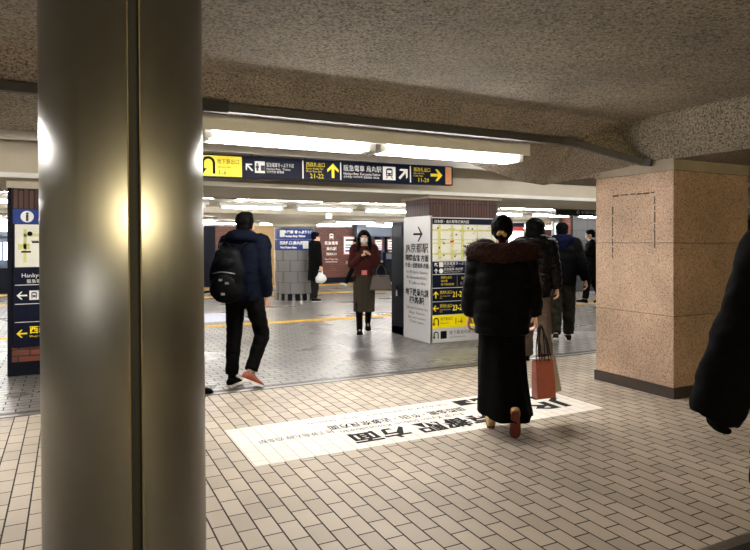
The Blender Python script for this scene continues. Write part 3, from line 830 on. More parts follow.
bp.rect('icon', M_ypaint, .92, .72, .99, .77, .005, .007)
bp.uturn('arrow_black', M_ink, .09, .30, .12, t=.008)
bp.text('lettering_black', M_ink, '地下鉄出口', .165, .32, .055, t=q, width=.2); bp.text('lettering_black', M_ink, 'Subway Exit', .165, .27, .03, t=q); bp.text('lettering_black', M_ink, '1-6', .40, .26, .115, t=q)
bp.uturn('arrow_black', M_ink, .09, .11, .11, t=.008)
bp.rect('icon_black', M_ink, .165, .055, .27, .165, .005, .007); bp.train('icon_train', M_wpaint, M_ink, .217, .108, .1)
bp.text('lettering_black', M_ink, '地下鉄烏丸線 四条駅', .31, .11, .065, t=q); bp.text('lettering_black', M_ink, 'Subway Karasuma Line', .31, .06, .032, t=q)
bp.done()
# dark cabinet behind the direction panel
kb = empty('cabinet', (KX0 + .21, 8.40, 0), 'tall navy equipment cabinet with steel foot behind the white direction panel', 'cabinet')
put('body', MB().box(KX0 + .02, KX0 + .40, 8.20, 8.60, .12, 1.76), M_officed, kb, bevel=.008)
put('base', MB().box(KX0 + .02, KX0 + .40, 8.20, 8.60, 0, .12), M_steel, kb)
put('top_panel', MB().box(KX0 + .012, KX0 + .02, 8.25, 8.55, 1.52, 1.70), M_navy, kb)
put('handle', MB().box(KX0 - .005, KX0 + .02, 8.36, 8.41, .60, .76), M_chrome, kb)

# left information column
LX0, LX1, LY0, LY1 = -.56, .70, 7.60, 8.44
lc = empty('information_column', ((LX0 + LX1) / 2, (LY0 + LY1) / 2, 0), 'brown tiled column carrying a navy information board, partly behind the steel column', 'column')
put('core', MB().box(LX0, LX1, LY0, LY1, .0, 2.02), M_brick, lc)
put('cap', MB().box(LX0 - .03, LX1 + .03, LY0 - .03, LY1 + .03, 2.02, 2.115), M_cream, lc)
put('edge_trim', MB().box(LX0 - .02, LX0 + .02, LY0 - .02, LY0 + .05, .0, 2.02), M_officed, lc)
put('brick_band', MB().box(LX0 + .02, LX1, LY0 - .01, LY0, .15, .31), M_redbrick, lc)
put('plinth', MB().box(LX0 + .01, LX1 + .02, LY0 - .015, LY0 + .01, 0, .15), M_officed, lc)
put('board', MB().box(LX0 + .03, LX1 + .02, LY0 - .035, LY0, .31, 1.80), M_navy, lc, bevel=.004)
lp = Panel(lc, (LX0 + .03, LY0 - .035, 0), (1, 0, 0), (0, -1, 0)); LW = LX1 - LX0 - .05
lp.rect('header', M_blue, .0, 1.635, LW, 1.795, 0, .004)
lp.disc('information_badge', M_wpaint, .135, 1.715, .062, .004, .006)
lp.text('information_mark', M_ink2, 'i', .135, 1.672, .13, t=.007, bold=.006, align='CENTER')
lp.text('header_lettering', M_wpaint, '駅周辺案内図', .24, 1.68, .09, t=.005)
lp.rect('map', M_map, .02, 1.17, LW - .02, 1.63, 0, .004)
for u, v, uu, vv in ((.10, 1.22, .13, 1.58), (.05, 1.36, .16, 1.42), (.5, 1.2, .54, 1.6), (.1, 1.50, 1.1, 1.53), (.8, 1.2, .83, 1.6)):
    lp.rect('map_streets', M_road, u, v, uu, vv, .004, .0052)
lp.disc('map_compass', M_ink, .16, 1.53, .025, .004, .006, 16)
for i in range(18):
    lp.text('map_lettering', M_ink, random.choice(('四条駅', '烏丸', '大丸', '四条通')), random.uniform(.1, 1.0), random.uniform(1.2, 1.58), .022, t=.0056)
lp.rect('map_mark', M_ink, 0.08, 1.325, .17, 1.345, .005, .0062); lp.rect('map_mark', M_ink, .18, 1.43, .25, 1.45, .005, .0062)
lp.text('lettering', M_wpaint, 'Hankyu Rwy. Karasuma Station', .08, 1.06, .062, t=.004)
lp.text('lettering', M_wpaint, '阪急電車 烏丸駅', .13, 1.0, .045, t=.004)
for v in (.975, .77, .575): lp.rect('divider', M_wpaint, .02, v, LW - .02, v + .006, 0, .003)
lp.arrow('arrow_white', M_wpaint, .085, .865, .10, 180); lp.rect('icon', M_wpaint, .155, .815, .245, .915, .001, .004); lp.train('icon_train', M_ink2, M_wpaint, .20, .863, .085)
lp.text('lettering', M_wpaint, '阪急電車', .28, .84, .09, t=.004)
lp.arrow('arrow_yellow', M_ypaint, .085, .455, .10, 180)
lp.text('lettering_yellow', M_ypaint, '西改札出口', .155, .46, .085, t=.004, bold=.002); lp.text('lettering_yellow', M_ypaint, 'West Gate Exit 23-26', .155, .41, .035, t=.004)
lp.done()

# ================================================================== ROUND COLUMN
cp = at_d(295, 15.55); cx, cy = cp.x, cp.y
rc = empty('round_column', (cx, cy, 0), 'round grey tiled column with white flared capital and blue sign band', 'column')
put('shaft', MB().lathe([(.485, .17), (.485, 1.84)], (cx, cy, 0), 40), M_greytile, rc, smooth='auto')
mb = MB()
for i in range(6):
    z = .17 + i * .275
    mb.lathe([(.487, z - .004), (.487, z + .004)], (cx, cy, 0), 40)
    for k in range(8):
        a = 2 * PI * (k + .5 * (i % 2)) / 8 + .2
        p = Vector((cx + .485 * math.cos(a), cy + .485 * math.sin(a), 0))
        mb.box(p.x - .006, p.x + .006, p.y - .006, p.y + .006, z, min(z + .275, 1.84))
put('tile_joint', mb, M_groove, rc)
put('capital', MB().lathe([(.50, 1.82), (.56, 1.84), (.56, 1.88), (.62, 1.93), (.78, 2.0), (1.02, 2.06), (1.1, 2.12)], (cx, cy, 0), 48), M_cream, rc, smooth='auto')
put('foot', MB().lathe([(.47, 0), (.47, .17)], (cx, cy, 0), 40), M_officed, rc, smooth='auto')
for k in range(16):
    a = 2 * PI * k / 16
    p = Vector((cx + .475 * math.cos(a), cy + .475 * math.sin(a)))if False else (cx + .475 * math.cos(a), cy + .475 * math.sin(a))
    put('foot_rib', MB().lathe([(.05, 0), (.05, .17)], (p[0], p[1], 0), 10), M_chrome, rc, smooth='auto')
# curved blue sign plates: bent round the shaft
va = math.atan2(-cy, -cx)
def band(z0, z1, a0, a1, rad, mat, name):
    n = 14
    o = [(cx + rad * math.cos(a0 + (a1 - a0) * i / n), cy + rad * math.sin(a0 + (a1 - a0) * i / n)) for i in range(n + 1)]
    i_ = [(cx + (rad - .02) * math.cos(a0 + (a1 - a0) * i / n), cy + (rad - .02) * math.sin(a0 + (a1 - a0) * i / n)) for i in range(n + 1)]
    put(name, MB().loft([[Vector((x, y, z)) for x, y in o + i_[::-1]] for z in (z0, z1)]), mat, rc)
band(1.53, 1.79, va - 1.45, va + 1.45, .51, M_blue, 'sign_plate')
band(1.25, 1.51, va - 1.45, va + 1.45, .51, M_blue, 'sign_plate')
def bent_text(body, z, size, a_start, mat, name, wd=None):
    c = bpy.data.curves.new('t', 'FONT'); c.body = body; c.size = size; c.resolution_u = 1; c.offset = .004
    o = bpy.data.objects.new('t', c); COL.objects.link(o)
    me = bpy.data.meshes.new_from_object(o.evaluated_get(bpy.context.evaluated_depsgraph_get()))
    bpy.data.objects.remove(o)
    for v in me.vertices:
        a = va + a_start + v.co.x / .514
        v.co = Vector((cx + .514 * math.cos(a), cy + .514 * math.sin(a), z + v.co.y))
    me.name = name
    link(name, me, mat, rc)
def bent_rect(z0, z1, x0, x1, name):
    band(z0, z1, va + x0 / .514, va + x1 / .514, .513, M_wpaint, name)
bent_text('阪急電車 きっぷうりば', 1.67, .085, -.38 / .514, M_wpaint, 'lettering')
bent_text('Hankyu Rwy. Tickets', 1.58, .06, -.25 / .514, M_wpaint, 'lettering')
bent_rect(1.58, 1.75, -.42, -.27, 'icon')
bent_text('西改札口', 1.40, .09, -.42 / .514, M_wpaint, 'lettering'); bent_text('烏丸駅', 1.40, .09, -.05 / .514, M_wpaint, 'lettering')
bent_text('West Ticket Gate', 1.30, .06, -.40 / .514, M_wpaint, 'lettering')
bent_rect(1.29, 1.48, .2, .36, 'icon')

# ================================================================== HANGING SIGN
SY = 6.68
sx0, sx1 = xat(188, SY), xat(453, SY)
tilt = .0135
hz = 2.135 + (xat(242, SY) - sx0) * 0
uvec = Vector((1, 0, tilt)).normalized(); vvec = Vector((-tilt, 0, 1)).normalized()
hs = empty('hanging_sign', ((sx0 + sx1) / 2, SY, 2.15), 'long navy hanging direction sign with a yellow left panel under the trough light', 'sign')
org = Vector((sx0, SY, 2.138)); SL = sx1 - sx0; SH = .248
Ms = Matrix(((uvec.x, 0, vvec.x, org.x), (0, 1, 0, org.y), (uvec.z, 0, vvec.z, org.z), (0, 0, 0, 1)))
put('board', MB().box(0, SL, .0, .10, 0, SH, Ms), M_navy, hs, bevel=.005)
hp = Panel(hs, org, uvec, (0, -1, 0), vvec)
def U(px): return (xat(px, SY) - sx0)
hp.rect('yellow_plate', M_yel, .02, .012, U(242), SH - .012)
hp.uturn('arrow_black', M_ink, U(208.5), .125, .19)
hp.text('lettering_black', M_ink, '地下鉄出口', U(217), .155, .06, width=U(239) - U(217))
hp.text('lettering_black', M_ink, 'Subway Exit', U(217.5), .105, .03); hp.text('lettering_black', M_ink, '1-6', U(217.5), .03, .075)
hp.arrow('arrow_white', M_wpaint, U(249.3), .125, .11, 135)
hp.rect('icon_box', M_wpaint, U(255), .065, U(265), .195)
ic = (U(255) + U(265)) / 2
hp.person_icon('icon', M_ink2, ic - .03, .13, .1); hp.rect('icon', M_ink2, ic + .01, .09, ic + .055, .15, .003, .0055)
hp.text('lettering', M_wpaint, '阪急電車きっぷうりば', U(266.5), .14, .055, width=U(292) + .02 - U(266.5))
hp.text('lettering', M_wpaint, 'Hankyu Rwy.  Tickets', U(266.5), .105, .032); hp.text('lettering', M_wpaint, '한큐전철 售票处', U(266.5), .072, .03)
hp.rect('divider', M_wpaint, U(302.5), .02, U(303.6), SH - .02)
hp.text('lettering_yellow', M_ypaint, '西改札出口', U(306), .165, .06, width=U(324.5) - U(306))
hp.text('lettering_yellow', M_ypaint, 'Kyoto Keizai Ctr.', U(306), .13, .031); hp.text('lettering_yellow', M_ypaint, 'West Gate Exit', U(306), .098, .031)
hp.text('lettering_yellow', M_ypaint, '21-22', U(310), .03, .075)
hp.arrow('arrow_yellow', M_ypaint, U(333), .125, .17, 90, .2)
hp.rect('divider', M_wpaint, U(340.3), .02, U(341.3), SH - .02)
hp.text('lettering', M_wpaint, '阪急電車 烏丸駅', U(343.5), .135, .08, width=U(381) - U(343.5))
hp.text('lettering', M_wpaint, 'Hankyu Rwy. Karasuma Station', U(343.5), .085, .045, width=U(380) - U(343.5)); hp.text('lettering', M_wpaint, '한큐전철 가라스마역  阪急电车 乌丸站', U(343.5), .05, .03, width=U(379) - U(343.5))
hp.rect('icon_box', M_wpaint, U(383), .04, U(395.5), .205)
hp.train('icon', M_ink2, M_wpaint, (U(383) + U(395.5)) / 2, .122, .15)
hp.arrow('arrow_white', M_wpaint, U(403.5), .125, .17, 45, .18)
hp.rect('divider', M_wpaint, U(410), .02, U(411), SH - .02)
hp.text('lettering_yellow', M_ypaint, '南改札出口', U(413.5), .165, .06, width=U(430) - U(413.5))
hp.text('lettering_yellow', M_ypaint, 'Shijo-dori St.', U(413.5), .13, .031); hp.text('lettering_yellow', M_ypaint, 'South Gate', U(413.5), .098, .031)
hp.text('lettering_yellow', M_ypaint, '11-20', U(417.5), .03, .075)
hp.arrow('arrow_yellow', M_ypaint, U(436.5), .125, .18, 0, .2)
hp.rect('orange_plate', M_orange, U(445.5), .012, U(451.5), SH - .012)
hp.done()
for px in (253, 307, 362, 396):
    p = Ms @ Vector((U(px), .05, SH))
    put('hanger', MB().tube([(p.x, p.y, p.z - .01), (p.x, p.y, 2.44)], .012, n=8), M_chrome, hs)

# small black hanging sign beyond the walkers, and the green exit sign
bs = empty('hanging_sign', (xat(578, 10.0), 10.0, 1.9), 'black hanging sign with white ring mark beside the stone pillar', 'sign')
bx0, bx1 = xat(556, 10), xat(625, 10)
d_ = 10 / per_d(575)[1]; z1_, z0_ = H + 34.5 * d_ / F, H + 27.3 * d_ / F
put('board', MB().box(bx0, bx1, 10.0, 10.12, z0_, z1_), M_black, bs, bevel=.006)
b2 = Panel(bs, (bx0, 10.0, z0_), (1, 0, 0), (0, -1, 0)); hh = z1_ - z0_
kx = xat(578, 10) - bx0
b2.disc('ring', M_wpaint, kx, hh / 2, .04, 0, .003); b2.disc('ring_middle', M_black, kx, hh / 2, .024, .002, .004)
b2.text('lettering', M_wpaint, '地下鉄四条駅 Shijo Station', kx + .09, hh * .3, .075, bold=.001); b2.done()
for x in (bx0 + .2, bx1 - .2): put('hanger', MB().tube([(x, 10.06, z1_ - .01), (x, 10.06, 2.25)], .012, n=8), M_chrome, bs)
ex = empty('exit_sign', (xat(328, 13.3), 13.3, 1.95), 'small green and white emergency exit sign hanging from the concourse ceiling', 'sign')
x0, x1 = xat(326, 13.3), xat(332, 13.3)
d_ = 13.3 / per_d(328)[1]; za, zb = H + 29.5 * d_ / F, H + 24.5 * d_ / F
put('case', MB().box(x0, x1, 13.3, 13.36, zb, za), M_wpaint, ex)
e2 = Panel(ex, (x0, 13.3, zb), (1, 0, 0), (0, -1, 0)); w_ = x1 - x0; h_ = za - zb
e2.poly('green_field', M_green, [(0, h_ * .95), (0, 0), (w_ * .62, 0)], 0, .004)
e2.person_icon('runner', M_wpaint, w_ * .2, h_ * .3, h_ * .5); e2.done()
put('hanger', MB().tube([((x0 + x1) / 2, 13.33, za - .005), ((x0 + x1) / 2, 13.33, 2.25)], .012, n=8), M_white, ex)

# ================================================================== FLOOR GRAPHICS
fd = empty('floor_sticker', (2.6, 4.25, 0), 'long white floor sticker with black lettering in front of the walking woman', 'floor sticker')
DX0, DX1, DY0, DY1 = 1.06, 4.15, 3.83, 4.67
put('film', MB().box(DX0, DX1, DY0, DY1, 0, .0015), M_decal, fd)
dp_ = Panel(fd, (DX1, DY1, .0015), (-1, 0, 0), (0, 0, 1), (0, -1, 0))     # read by people coming the other way
def DU(x): return DX1 - x
def DV(y): return DY1 - y
t_ = .0006
dp_.text('lettering', M_ink, '京都駅 方面', DU(3.12), DV(4.13), .24, t=t_, width=1.28, bold=.008)
dp_.text('lettering', M_ink, 'JR', DU(3.98), DV(4.22), .30, t=t_, width=.5, bold=.008)
dp_.text('lettering', M_ink, '国際会館・竹田・近鉄奈良方面', DU(3.05), DV(4.40), .115, t=t_, width=1.25, bold=.002)
dp_.text('lettering', M_ink, 'For JR Kyoto Station  Kokusaikaikan', DU(2.95), DV(4.26), .09, t=t_, width=1.1)
dp_.text('lettering', M_ink, 'Subway Karasuma Line   Shijo Station', DU(3.0), DV(4.56), .07, t=t_, width=1.3)
dp_.text('lettering', M_ink, '地下鉄烏丸線 四条駅', DU(1.80), DV(4.31), .085, t=t_, width=.58)
dp_.rect('arrow_box', M_ink, DU(3.42), DV(4.60), DU(3.08), DV(4.44), 0, t_)
dp_.arrow('arrow', M_decal, DU(3.25), DV(4.52), .15, 90, .2, t=.0012)
dp_.rect('arrow_box', M_ink, DU(3.98), DV(4.42), DU(3.80), DV(4.30), 0, t_)
dp_.done()
p0, p1 = flo(190, 326), flo(231, 309)
fs = put('floor_sticker', MB().box(p0.x, p1.x - .1, p0.y + .35, p0.y + 1.75, 0, .0015), M_decal2)
tag(fs, 'pale blue floor sticker beyond the yellow line, beside the man with the backpack', 'floor sticker')
for Y, wd, lb in ((10.62, .26, 'yellow tactile line across the grey floor, nearest the camera'), (16.3, .42, 'yellow tactile line across the grey floor, just beyond the round column'), (19.35, .42, 'yellow tactile line along the foot of the brick wall')):
    mb = MB(); mb.box(-12, 26, Y - wd / 2, Y + wd / 2, 0, .003)
    for k in range(3): mb.box(-12, 26, Y - wd / 2 + wd * (k + .25) / 3, Y - wd / 2 + wd * (k + .65) / 3, .003, .006)
    tag(put('tactile_strip', mb, M_tact), lb, 'tactile strip')
random.seed(5)
def patch(px, lb):
    pts = [flo(u, v) for u, v in px]
    P, _ = spline(pts + [pts[0]], .1, 6)
    P = [Vector((p.x + random.uniform(-.03, .03), p.y + random.uniform(-.05, .05), 0)) for p in P[:-1]]
    mb = MB(); mb.prism([(p.x, p.y) for p in P], 0, .001)
    tag(put('damp_patch', mb, M_wet), lb, 'damp patch')
patch([(306, 327), (316, 325), (332, 332), (334, 335), (326, 336)], 'small damp dark patch on the grey floor, farthest of the three')
patch([(330, 336), (345, 335), (368, 343), (374, 348), (356, 348), (340, 343)], 'long damp dark patch on the grey floor, middle of the three')
patch([(349, 355), (362, 350), (384, 353), (394, 357), (376, 361), (356, 360)], 'damp dark patch on the grey floor, nearest of the three')

# ================================================================== PEOPLE
def rotx(v, a):
    c, s = math.cos(a), math.sin(a)
    return Vector((v.x, v.y * c - v.z * s, v.y * s + v.z * c))

class Fig:
    """one figure: local frame x = the person's right, y = forward, z = up; 1.70 m tall before scaling"""
    def __init__(s, name, label, loc, heading, height, legs, arms, lean=0, head=(0, 0), sway=(0, 0), voxel=.008, hipw=1.0, shw=1.0, female=False, shoe_l=1.0):
        k = s.k = height / 1.70
        s.root_loc = Vector(loc); s.heading = heading; s.name = name; s.label = label; s.voxel = voxel
        ln = R(lean)
        s.J = J = {}
        s.shoe_l = shoe_l
        def up(p): return rotx(Vector(p), -ln)              # lean forward about the pelvis
        J['pel'] = Vector((0, 0, 0)); J['waist'] = up((0, 0, .16)); J['chest'] = up((0, .005, .36)); J['neck'] = up((0, -.005, .55)); J['head'] = up((0, .015, .665))
        s.up = up
        for sd, sx in (('L', -1), ('R', 1)):
            lg = list(legs[sd]) + [0, None][len(legs[sd]) - 4:]
            fx, kn, ph, ab = [R(a) for a in lg[:4]]; yw = R(lg[4]); sa = R(lg[5]) if lg[5] is not None else ab * .6
            hip = Vector((sx * .088 * hipw, 0, -.02)); J['hip' + sd] = hip
            th = Vector((sx * math.sin(ab), math.sin(fx), -math.cos(fx))).normalized()
            J['kne' + sd] = hip + th * .42
            sh = Vector((sx * math.sin(sa), math.sin(fx - kn), -math.cos(fx - kn))).normalized()
            J['ank' + sd] = J['kne' + sd] + sh * .40
            J['phi' + sd] = (Vector((sx * math.sin(yw) * math.cos(ph), math.cos(yw) * math.cos(ph), math.sin(ph))), Vector((-sx * math.sin(yw) * math.sin(ph), -math.cos(yw) * math.sin(ph), math.cos(ph))))
            shd = up((sx * (.178 if not female else .160) * shw, -.005, .485)); J['sho' + sd] = shd
            a = arms[sd]
            if isinstance(a[0], (tuple, list)):
                J['elb' + sd] = shd + Vector(a[0]).normalized() * .285
                J['wri' + sd] = J['elb' + sd] + Vector(a[1]).normalized() * .25
            else:
                fl_, abd, el, inw = [R(q) for q in a]
                ud = Vector((sx * math.sin(abd), math.sin(fl_) * math.cos(abd), -math.cos(fl_) * math.cos(abd)))
                J['elb' + sd] = shd + ud * .285
                fd_ = Vector((sx * math.sin(abd - inw), math.sin(fl_ + el), -math.cos(fl_ + el))).normalized()
                J['wri' + sd] = J['elb' + sd] + fd_ * .25
        low = 9
        for sd in 'LR':
            A, (f_, u_) = J['ank' + sd], J['phi' + sd]
            for t in (-.06, .12, .185):
                low = min(low, (A - u_ * .082 + f_ * t).z)
        s.dz = -low
        s.root = None
        s.hy, s.hp = R(head[0]), R(head[1])
        s.HM = Matrix.Translation(J['head']) @ Matrix.Rotation(s.hy, 4, 'Z') @ Matrix.Rotation(s.hp, 4, 'X')
        s.TM = Matrix.Rotation(-heading, 4, 'Z') @ Matrix.Scale(k, 4) @ Matrix.Translation((0, 0, s.dz))
        # ---- the body itself
        mb = MB()
        fe = female
        mb.orings([(-.10, .10, .09), (-.06, .145, .105), (.02, .150, .108), (.10, .132, .095), (.17, .120, .09)], pw=2.2)
        def rg(z, rx, ry, y=0): 
            return z, rx, ry, y
        rows = [rg(.08, .130, .092), rg(.18, .118, .088), rg(.28, .135, .098), rg(.38, .150, .104), rg(.46, .150, .09), rg(.51, .11, .07), rg(.55, .06, .055)]
        rings = []
        for z, rx, ry, y in rows:
            rings.append([up((rx * math.cos(2 * PI * j / 28), ry * math.sin(2 * PI * j / 28), z)) for j in range(28)])
        mb.loft(rings)
        mb.tube([up((0, -.01, .47)), up((0, -.005, .56)), up((0, .005, .62))], [.062, .052, .050], n=16)
        for sd, sx in (('L', -1), ('R', 1)):
            h, kn_, an = J['hip' + sd], J['kne' + sd], J['ank' + sd]
            mb.tube([h + Vector((0, 0, .04)), h.lerp(kn_, .3), h.lerp(kn_, .8), kn_, kn_.lerp(an, .3) + Vector((0, -.012, 0)), kn_.lerp(an, .75), an], [.078, .076, .056, .050, .052, .036, .034], n=14, round_caps=True)
            f_, u_ = J['phi' + sd]
            mb.tube([an - u_ * .035 - f_ * .03, an - u_ * .03 + f_ * .04, an - u_ * .055 + f_ * .13], [.034, .034, .024], n=12, round_caps=True)
            sh_, el_, wr = J['sho' + sd], J['elb' + sd], J['wri' + sd]
            mb.tube([up((sx * .09, -.005, .48)), sh_ + Vector((0, 0, -.01)), sh_.lerp(el_, .5), el_, el_.lerp(wr, .35), wr], [.055, .050, .042, .036, .036, .024], n=12, round_caps=True)
            s.hand(mb, sd, sx)
        s.headshape(mb)
        me = blob(mb, .0062 if voxel < .009 else .0075, 3)
        me.transform(s.TM)
        s.body = link(name, me, M_skin, None, world=False)
        s.body.location = s.root_loc
        tag(s.body, label, 'person')
        # eyes
        for sx in (-1, 1):
            e = MB(); e.ell((sx * .031, .083, .006), (.013, .010, .007)); s.child('eye', e.mesh('eye'), M_eye, head=True)
        b = MB(); b.ell((0, .093, -.066), (.022, .007, .006)); s.child('lips', b.mesh('lips'), pm('lip_skin', rgb(176, 112, 100), .5), head=True)

    def child(s, name, me, mat, head=False, parent=None, label=None):
        me.transform((s.TM @ s.HM) if head else s.TM)
        for p in me.polygons: p.use_smooth = True
        o = bpy.data.objects.new(name, me); COL.objects.link(o); o.parent = parent or s.body
        me.materials.append(mat)
        if label: o['label'] = label
        return o

    def world(s, p):
        return Matrix.Translation(s.root_loc) @ s.TM @ Vector(p)

    def hand(s, mb, sd, sx):
        J = s.J
        wr = J['wri' + sd]; d = (wr - J['elb' + sd]).normalized()
        thumb = Vector((0, 1, 0)); thumb = thumb - d * thumb.dot(d)
        if thumb.length < .3: thumb = Vector((-sx * .6, 0, .8)); thumb -= d * thumb.dot(d)
        thumb.normalize()
        n = Vector((-sx, 0, 0)); n = n - d * n.dot(d) - thumb * n.dot(thumb); n = n.normalized() if n.length > .05 else d.cross(thumb).normalized()
        s.J['palm' + sd] = wr + d * .075 + n * .03
        s.J['grip' + sd] = wr + d * .085 + n * .032
        rows = []
        for t, w_, h_ in ((-.015, .024, .019), (.02, .030, .017), (.055, .040, .016), (.088, .040, .013), (.096, .034, .009)):
            c = wr + d * t
            rows.append([c + thumb * w_ * math.cos(2 * PI * j / 14) + n * h_ * math.sin(2 * PI * j / 14) for j in range(14)])
        mb.loft(rows)
        for i, L in enumerate((.068, .077, .072, .056)):
            o = wr + d * .08 + thumb * (.030 - .0203 * i)
            c1, c2, c3 = R(24 + 4 * i), R(62 + 4 * i), R(88)
            q = [o]
            for seg, a in ((.46, c1), (.32, c2), (.24, c3)):
                q.append(q[-1] + (d * math.cos(a) + n * math.sin(a)) * L * seg * 1.05)
            mb.tube(q, [.0098, .0092, .0084, .0070], n=8, round_caps=True)
        o = wr + d * .028 + thumb * .022
        q = [o, o + (d * .6 + thumb * .75 + n * .3).normalized() * .035, o + (d * .6 + thumb * .75 + n * .3).normalized() * .035 + (d * .85 + thumb * .3 + n * .45).normalized() * .042]
        mb.tube(q, [.013, .011, .0085], n=8, round_caps=True)

    def headshape(s, mb):
        M = s.HM
        h = MB()
        for c, r in (((0, -.012, .034), (.076, .094, .084)), ((0, .022, -.022), (.064, .068, .082)), ((0, .034, -.074), (.044, .046, .034)), ((0, .078, -.092), (.02, .016, .016)),
                     ((0, -.05, -.02), (.055, .04, .05)), ((.074, -.008, -.012), (.012, .022, .033)), ((-.074, -.008, -.012), (.012, .022, .033)),
                     ((.04, .068, -.03), (.026, .02, .022)), ((-.04, .068, -.03), (.026, .02, .022)), ((0, .078, .022), (.05, .016, .012))):
            mb.ell(c, r, M=M)
        mb.tube([(0, .086, .012), (0, .098, -.012), (0, .108, -.032)], [.009, .011, .0145], n=10, M=M, round_caps=True)
        mb.ell((.011, .096, -.036), (.009, .010, .008), M=M); mb.ell((-.011, .096, -.036), (.009, .010, .008), M=M)
        mb.ell((0, .088, -.066), (.02, .009, .009), M=M)

    # ---------------------------------------------------------------- clothes
    def trouser(s, mat, rad=(.108, .092, .078, .074, .072), seat=(.172, .128), cut=.97, name='trousers', waist=.14, voxel=.011, wr=.008, legs='LR'):
        mb = MB(); J = s.J
        mb.orings([(-.11, seat[0] * .72, seat[1] * .8), (-.05, seat[0] * .96, seat[1]), (.02, seat[0], seat[1]), (waist, seat[0] * .88, seat[1] * .86)], pw=2.2)
        for sd in legs:
            h, kn, an = J['hip' + sd], J['kne' + sd], J['ank' + sd]
            e = kn.lerp(an, cut)
            mb.tube([h + Vector((0, 0, .05)), h.lerp(kn, .45), h.lerp(kn, .85), kn.lerp(an, .02), kn.lerp(an, .2), kn.lerp(an, .55), e], [rad[0], rad[1], rad[2] * 1.05, rad[2] * 1.06, rad[2], rad[3], rad[4]], n=18)
        def disp(c):
            return wr * noise.noise(Vector((c.x * 9, c.y * 9, c.z * 13))) + wr * .6 * noise.noise(Vector((c.x * 20, c.y * 20, c.z * 34)))
        return s.child(name, blob(mb, voxel, 4, disp), mat)

    def top(s, mat, rows, sleeve, name='jacket', quilt=0, qstep=.085, voxel=.011, cuff=1.0, wr=.006, pw=2.3, extra=None, sx_off=0):
        """rows: (z above pelvis, rx, ry, y shift)"""
        mb = MB(); J = s.J
        rings = []
        for q in rows:
            z, rx, ry = q[:3]; y = q[3] if len(q) > 3 else 0
            rg = []
            for j in range(30):
                a = 2 * PI * j / 30; ca, sa = math.cos(a), math.sin(a); e = 2 / pw
                p = Vector((rx * math.copysign(abs(ca) ** e, ca), y + ry * math.copysign(abs(sa) ** e, sa), z))
                rg.append(s.up(p) if z > 0 else p)
            rings.append(rg)
        mb.loft(rings)
        for sd, sx in (('L', -1), ('R', 1)):
            sh, el, wr_ = J['sho' + sd], J['elb' + sd], J['wri' + sd]
            end = el.lerp(wr_, cuff)
            mb.tube([s.up((sx * .085, 0, .475)), sh + (sh - el).normalized() * .005, sh.lerp(el, .45), el, el.lerp(wr_, .5), end], [sleeve[0] * .9, sleeve[0], sleeve[1], sleeve[2], sleeve[3], sleeve[4]], n=18)
        if extra: extra(mb, s)
        def disp(c):
            v = wr * noise.noise(Vector((c.x * 8, c.y * 8, c.z * 12))) + wr * .6 * noise.noise(Vector((c.x * 19, c.y * 19, c.z * 28)))
            if quilt:
                v += quilt * (abs(math.sin(PI * (c.z + .015 * math.sin(c.x * 14)) / qstep)) ** .6 - .7)
            return v
        return s.child(name, blob(mb, voxel, 4, disp), mat)

    def shoe(s, sd, mat, sole, high=0, sole_t=.022, rim=.004, name='shoe', label=None, sole_label=None):
        J = s.J; A, (f_, u_) = J['ank' + sd], J['phi' + sd]
        x_ = f_.cross(u_); base = A - u_ * .082
        st = [(-.066, .018, .046), (-.055, .032, .074), (-.02, .037, .098 + high), (.02, .038, .098 + high), (.06, .041, .080), (.10, .046, .062), (.14, .046, .050), (.172, .036, .040), (.188, .016, .030)]
        rings, sr = [], []
        for t, w_, h_ in st:
            rings.append([base + f_ * t * s.shoe_l + x_ * w_ * math.copysign(abs(math.cos(a)) ** .7, math.cos(a)) + u_ * (.014 + (h_ - .014) * (.5 + .5 * math.sin(a))) for a in [2 * PI * j / 16 for j in range(16)]])
            sr.append([base + f_ * t * s.shoe_l * 1.03 + x_ * (w_ + rim) * sgn + u_ * z for sgn, z in ((-1, 0), (1, 0), (1, sole_t), (-1, sole_t))])
        mb = MB(); mb.loft(rings)
        o = s.child(name, mb.mesh(name), mat, label=label)
        mb = MB(); mb.loft(sr)
        so = s.child('sole', mb.mesh('sole'), sole, parent=o, label=sole_label)
        for p in so.data.polygons: p.use_smooth = False
        mb = MB()
        for k in range(3):
            t = .045 + .022 * k
            mb.tube([base + f_ * t + u_ * (.083 - .012 * k) - x_ * .022, base + f_ * (t + .004) + u_ * (.093 - .013 * k), base + f_ * t + u_ * (.083 - .012 * k) + x_ * .022], .0035, n=6)
        s.child('laces', mb.mesh('laces'), M_solew if sole is M_solew else mat, parent=o)
        return o

    def sock(s, sd, mat):
        J = s.J; A = J['ank' + sd]
        mb = MB(); mb.tube([A - Vector((0, 0, .02)), A.lerp(J['kne' + sd], .28)], [.037, .042], n=14)
        return s.child('sock', mb.mesh('sock'), mat)

    def hair(s, mat, extra=None, name='hair', rx=.084, ry=.103, rz=.091, nape=.075, voxel=.007):
        mb = MB()
        mb.ell((0, -.018, .038), (rx, ry, rz))
        mb.ell((0, -.055, -.018), (.074, .060, nape))
        mb.ell((.066, -.022, .0), (.020, .040, .045)); mb.ell((-.066, -.022, .0), (.020, .040, .045))
        mb.ell((0, .045, .075), (.058, .05, .034))
        if extra: extra(mb)
        def disp(c):
            return .004 * noise.noise(Vector((c.x * 60, c.y * 60, c.z * 12))) + .003 * noise.noise(Vector((c.x * 150, c.y * 150, c.z * 30)))
        return s.child(name, blob(mb, voxel, 3, disp), mat, head=True)

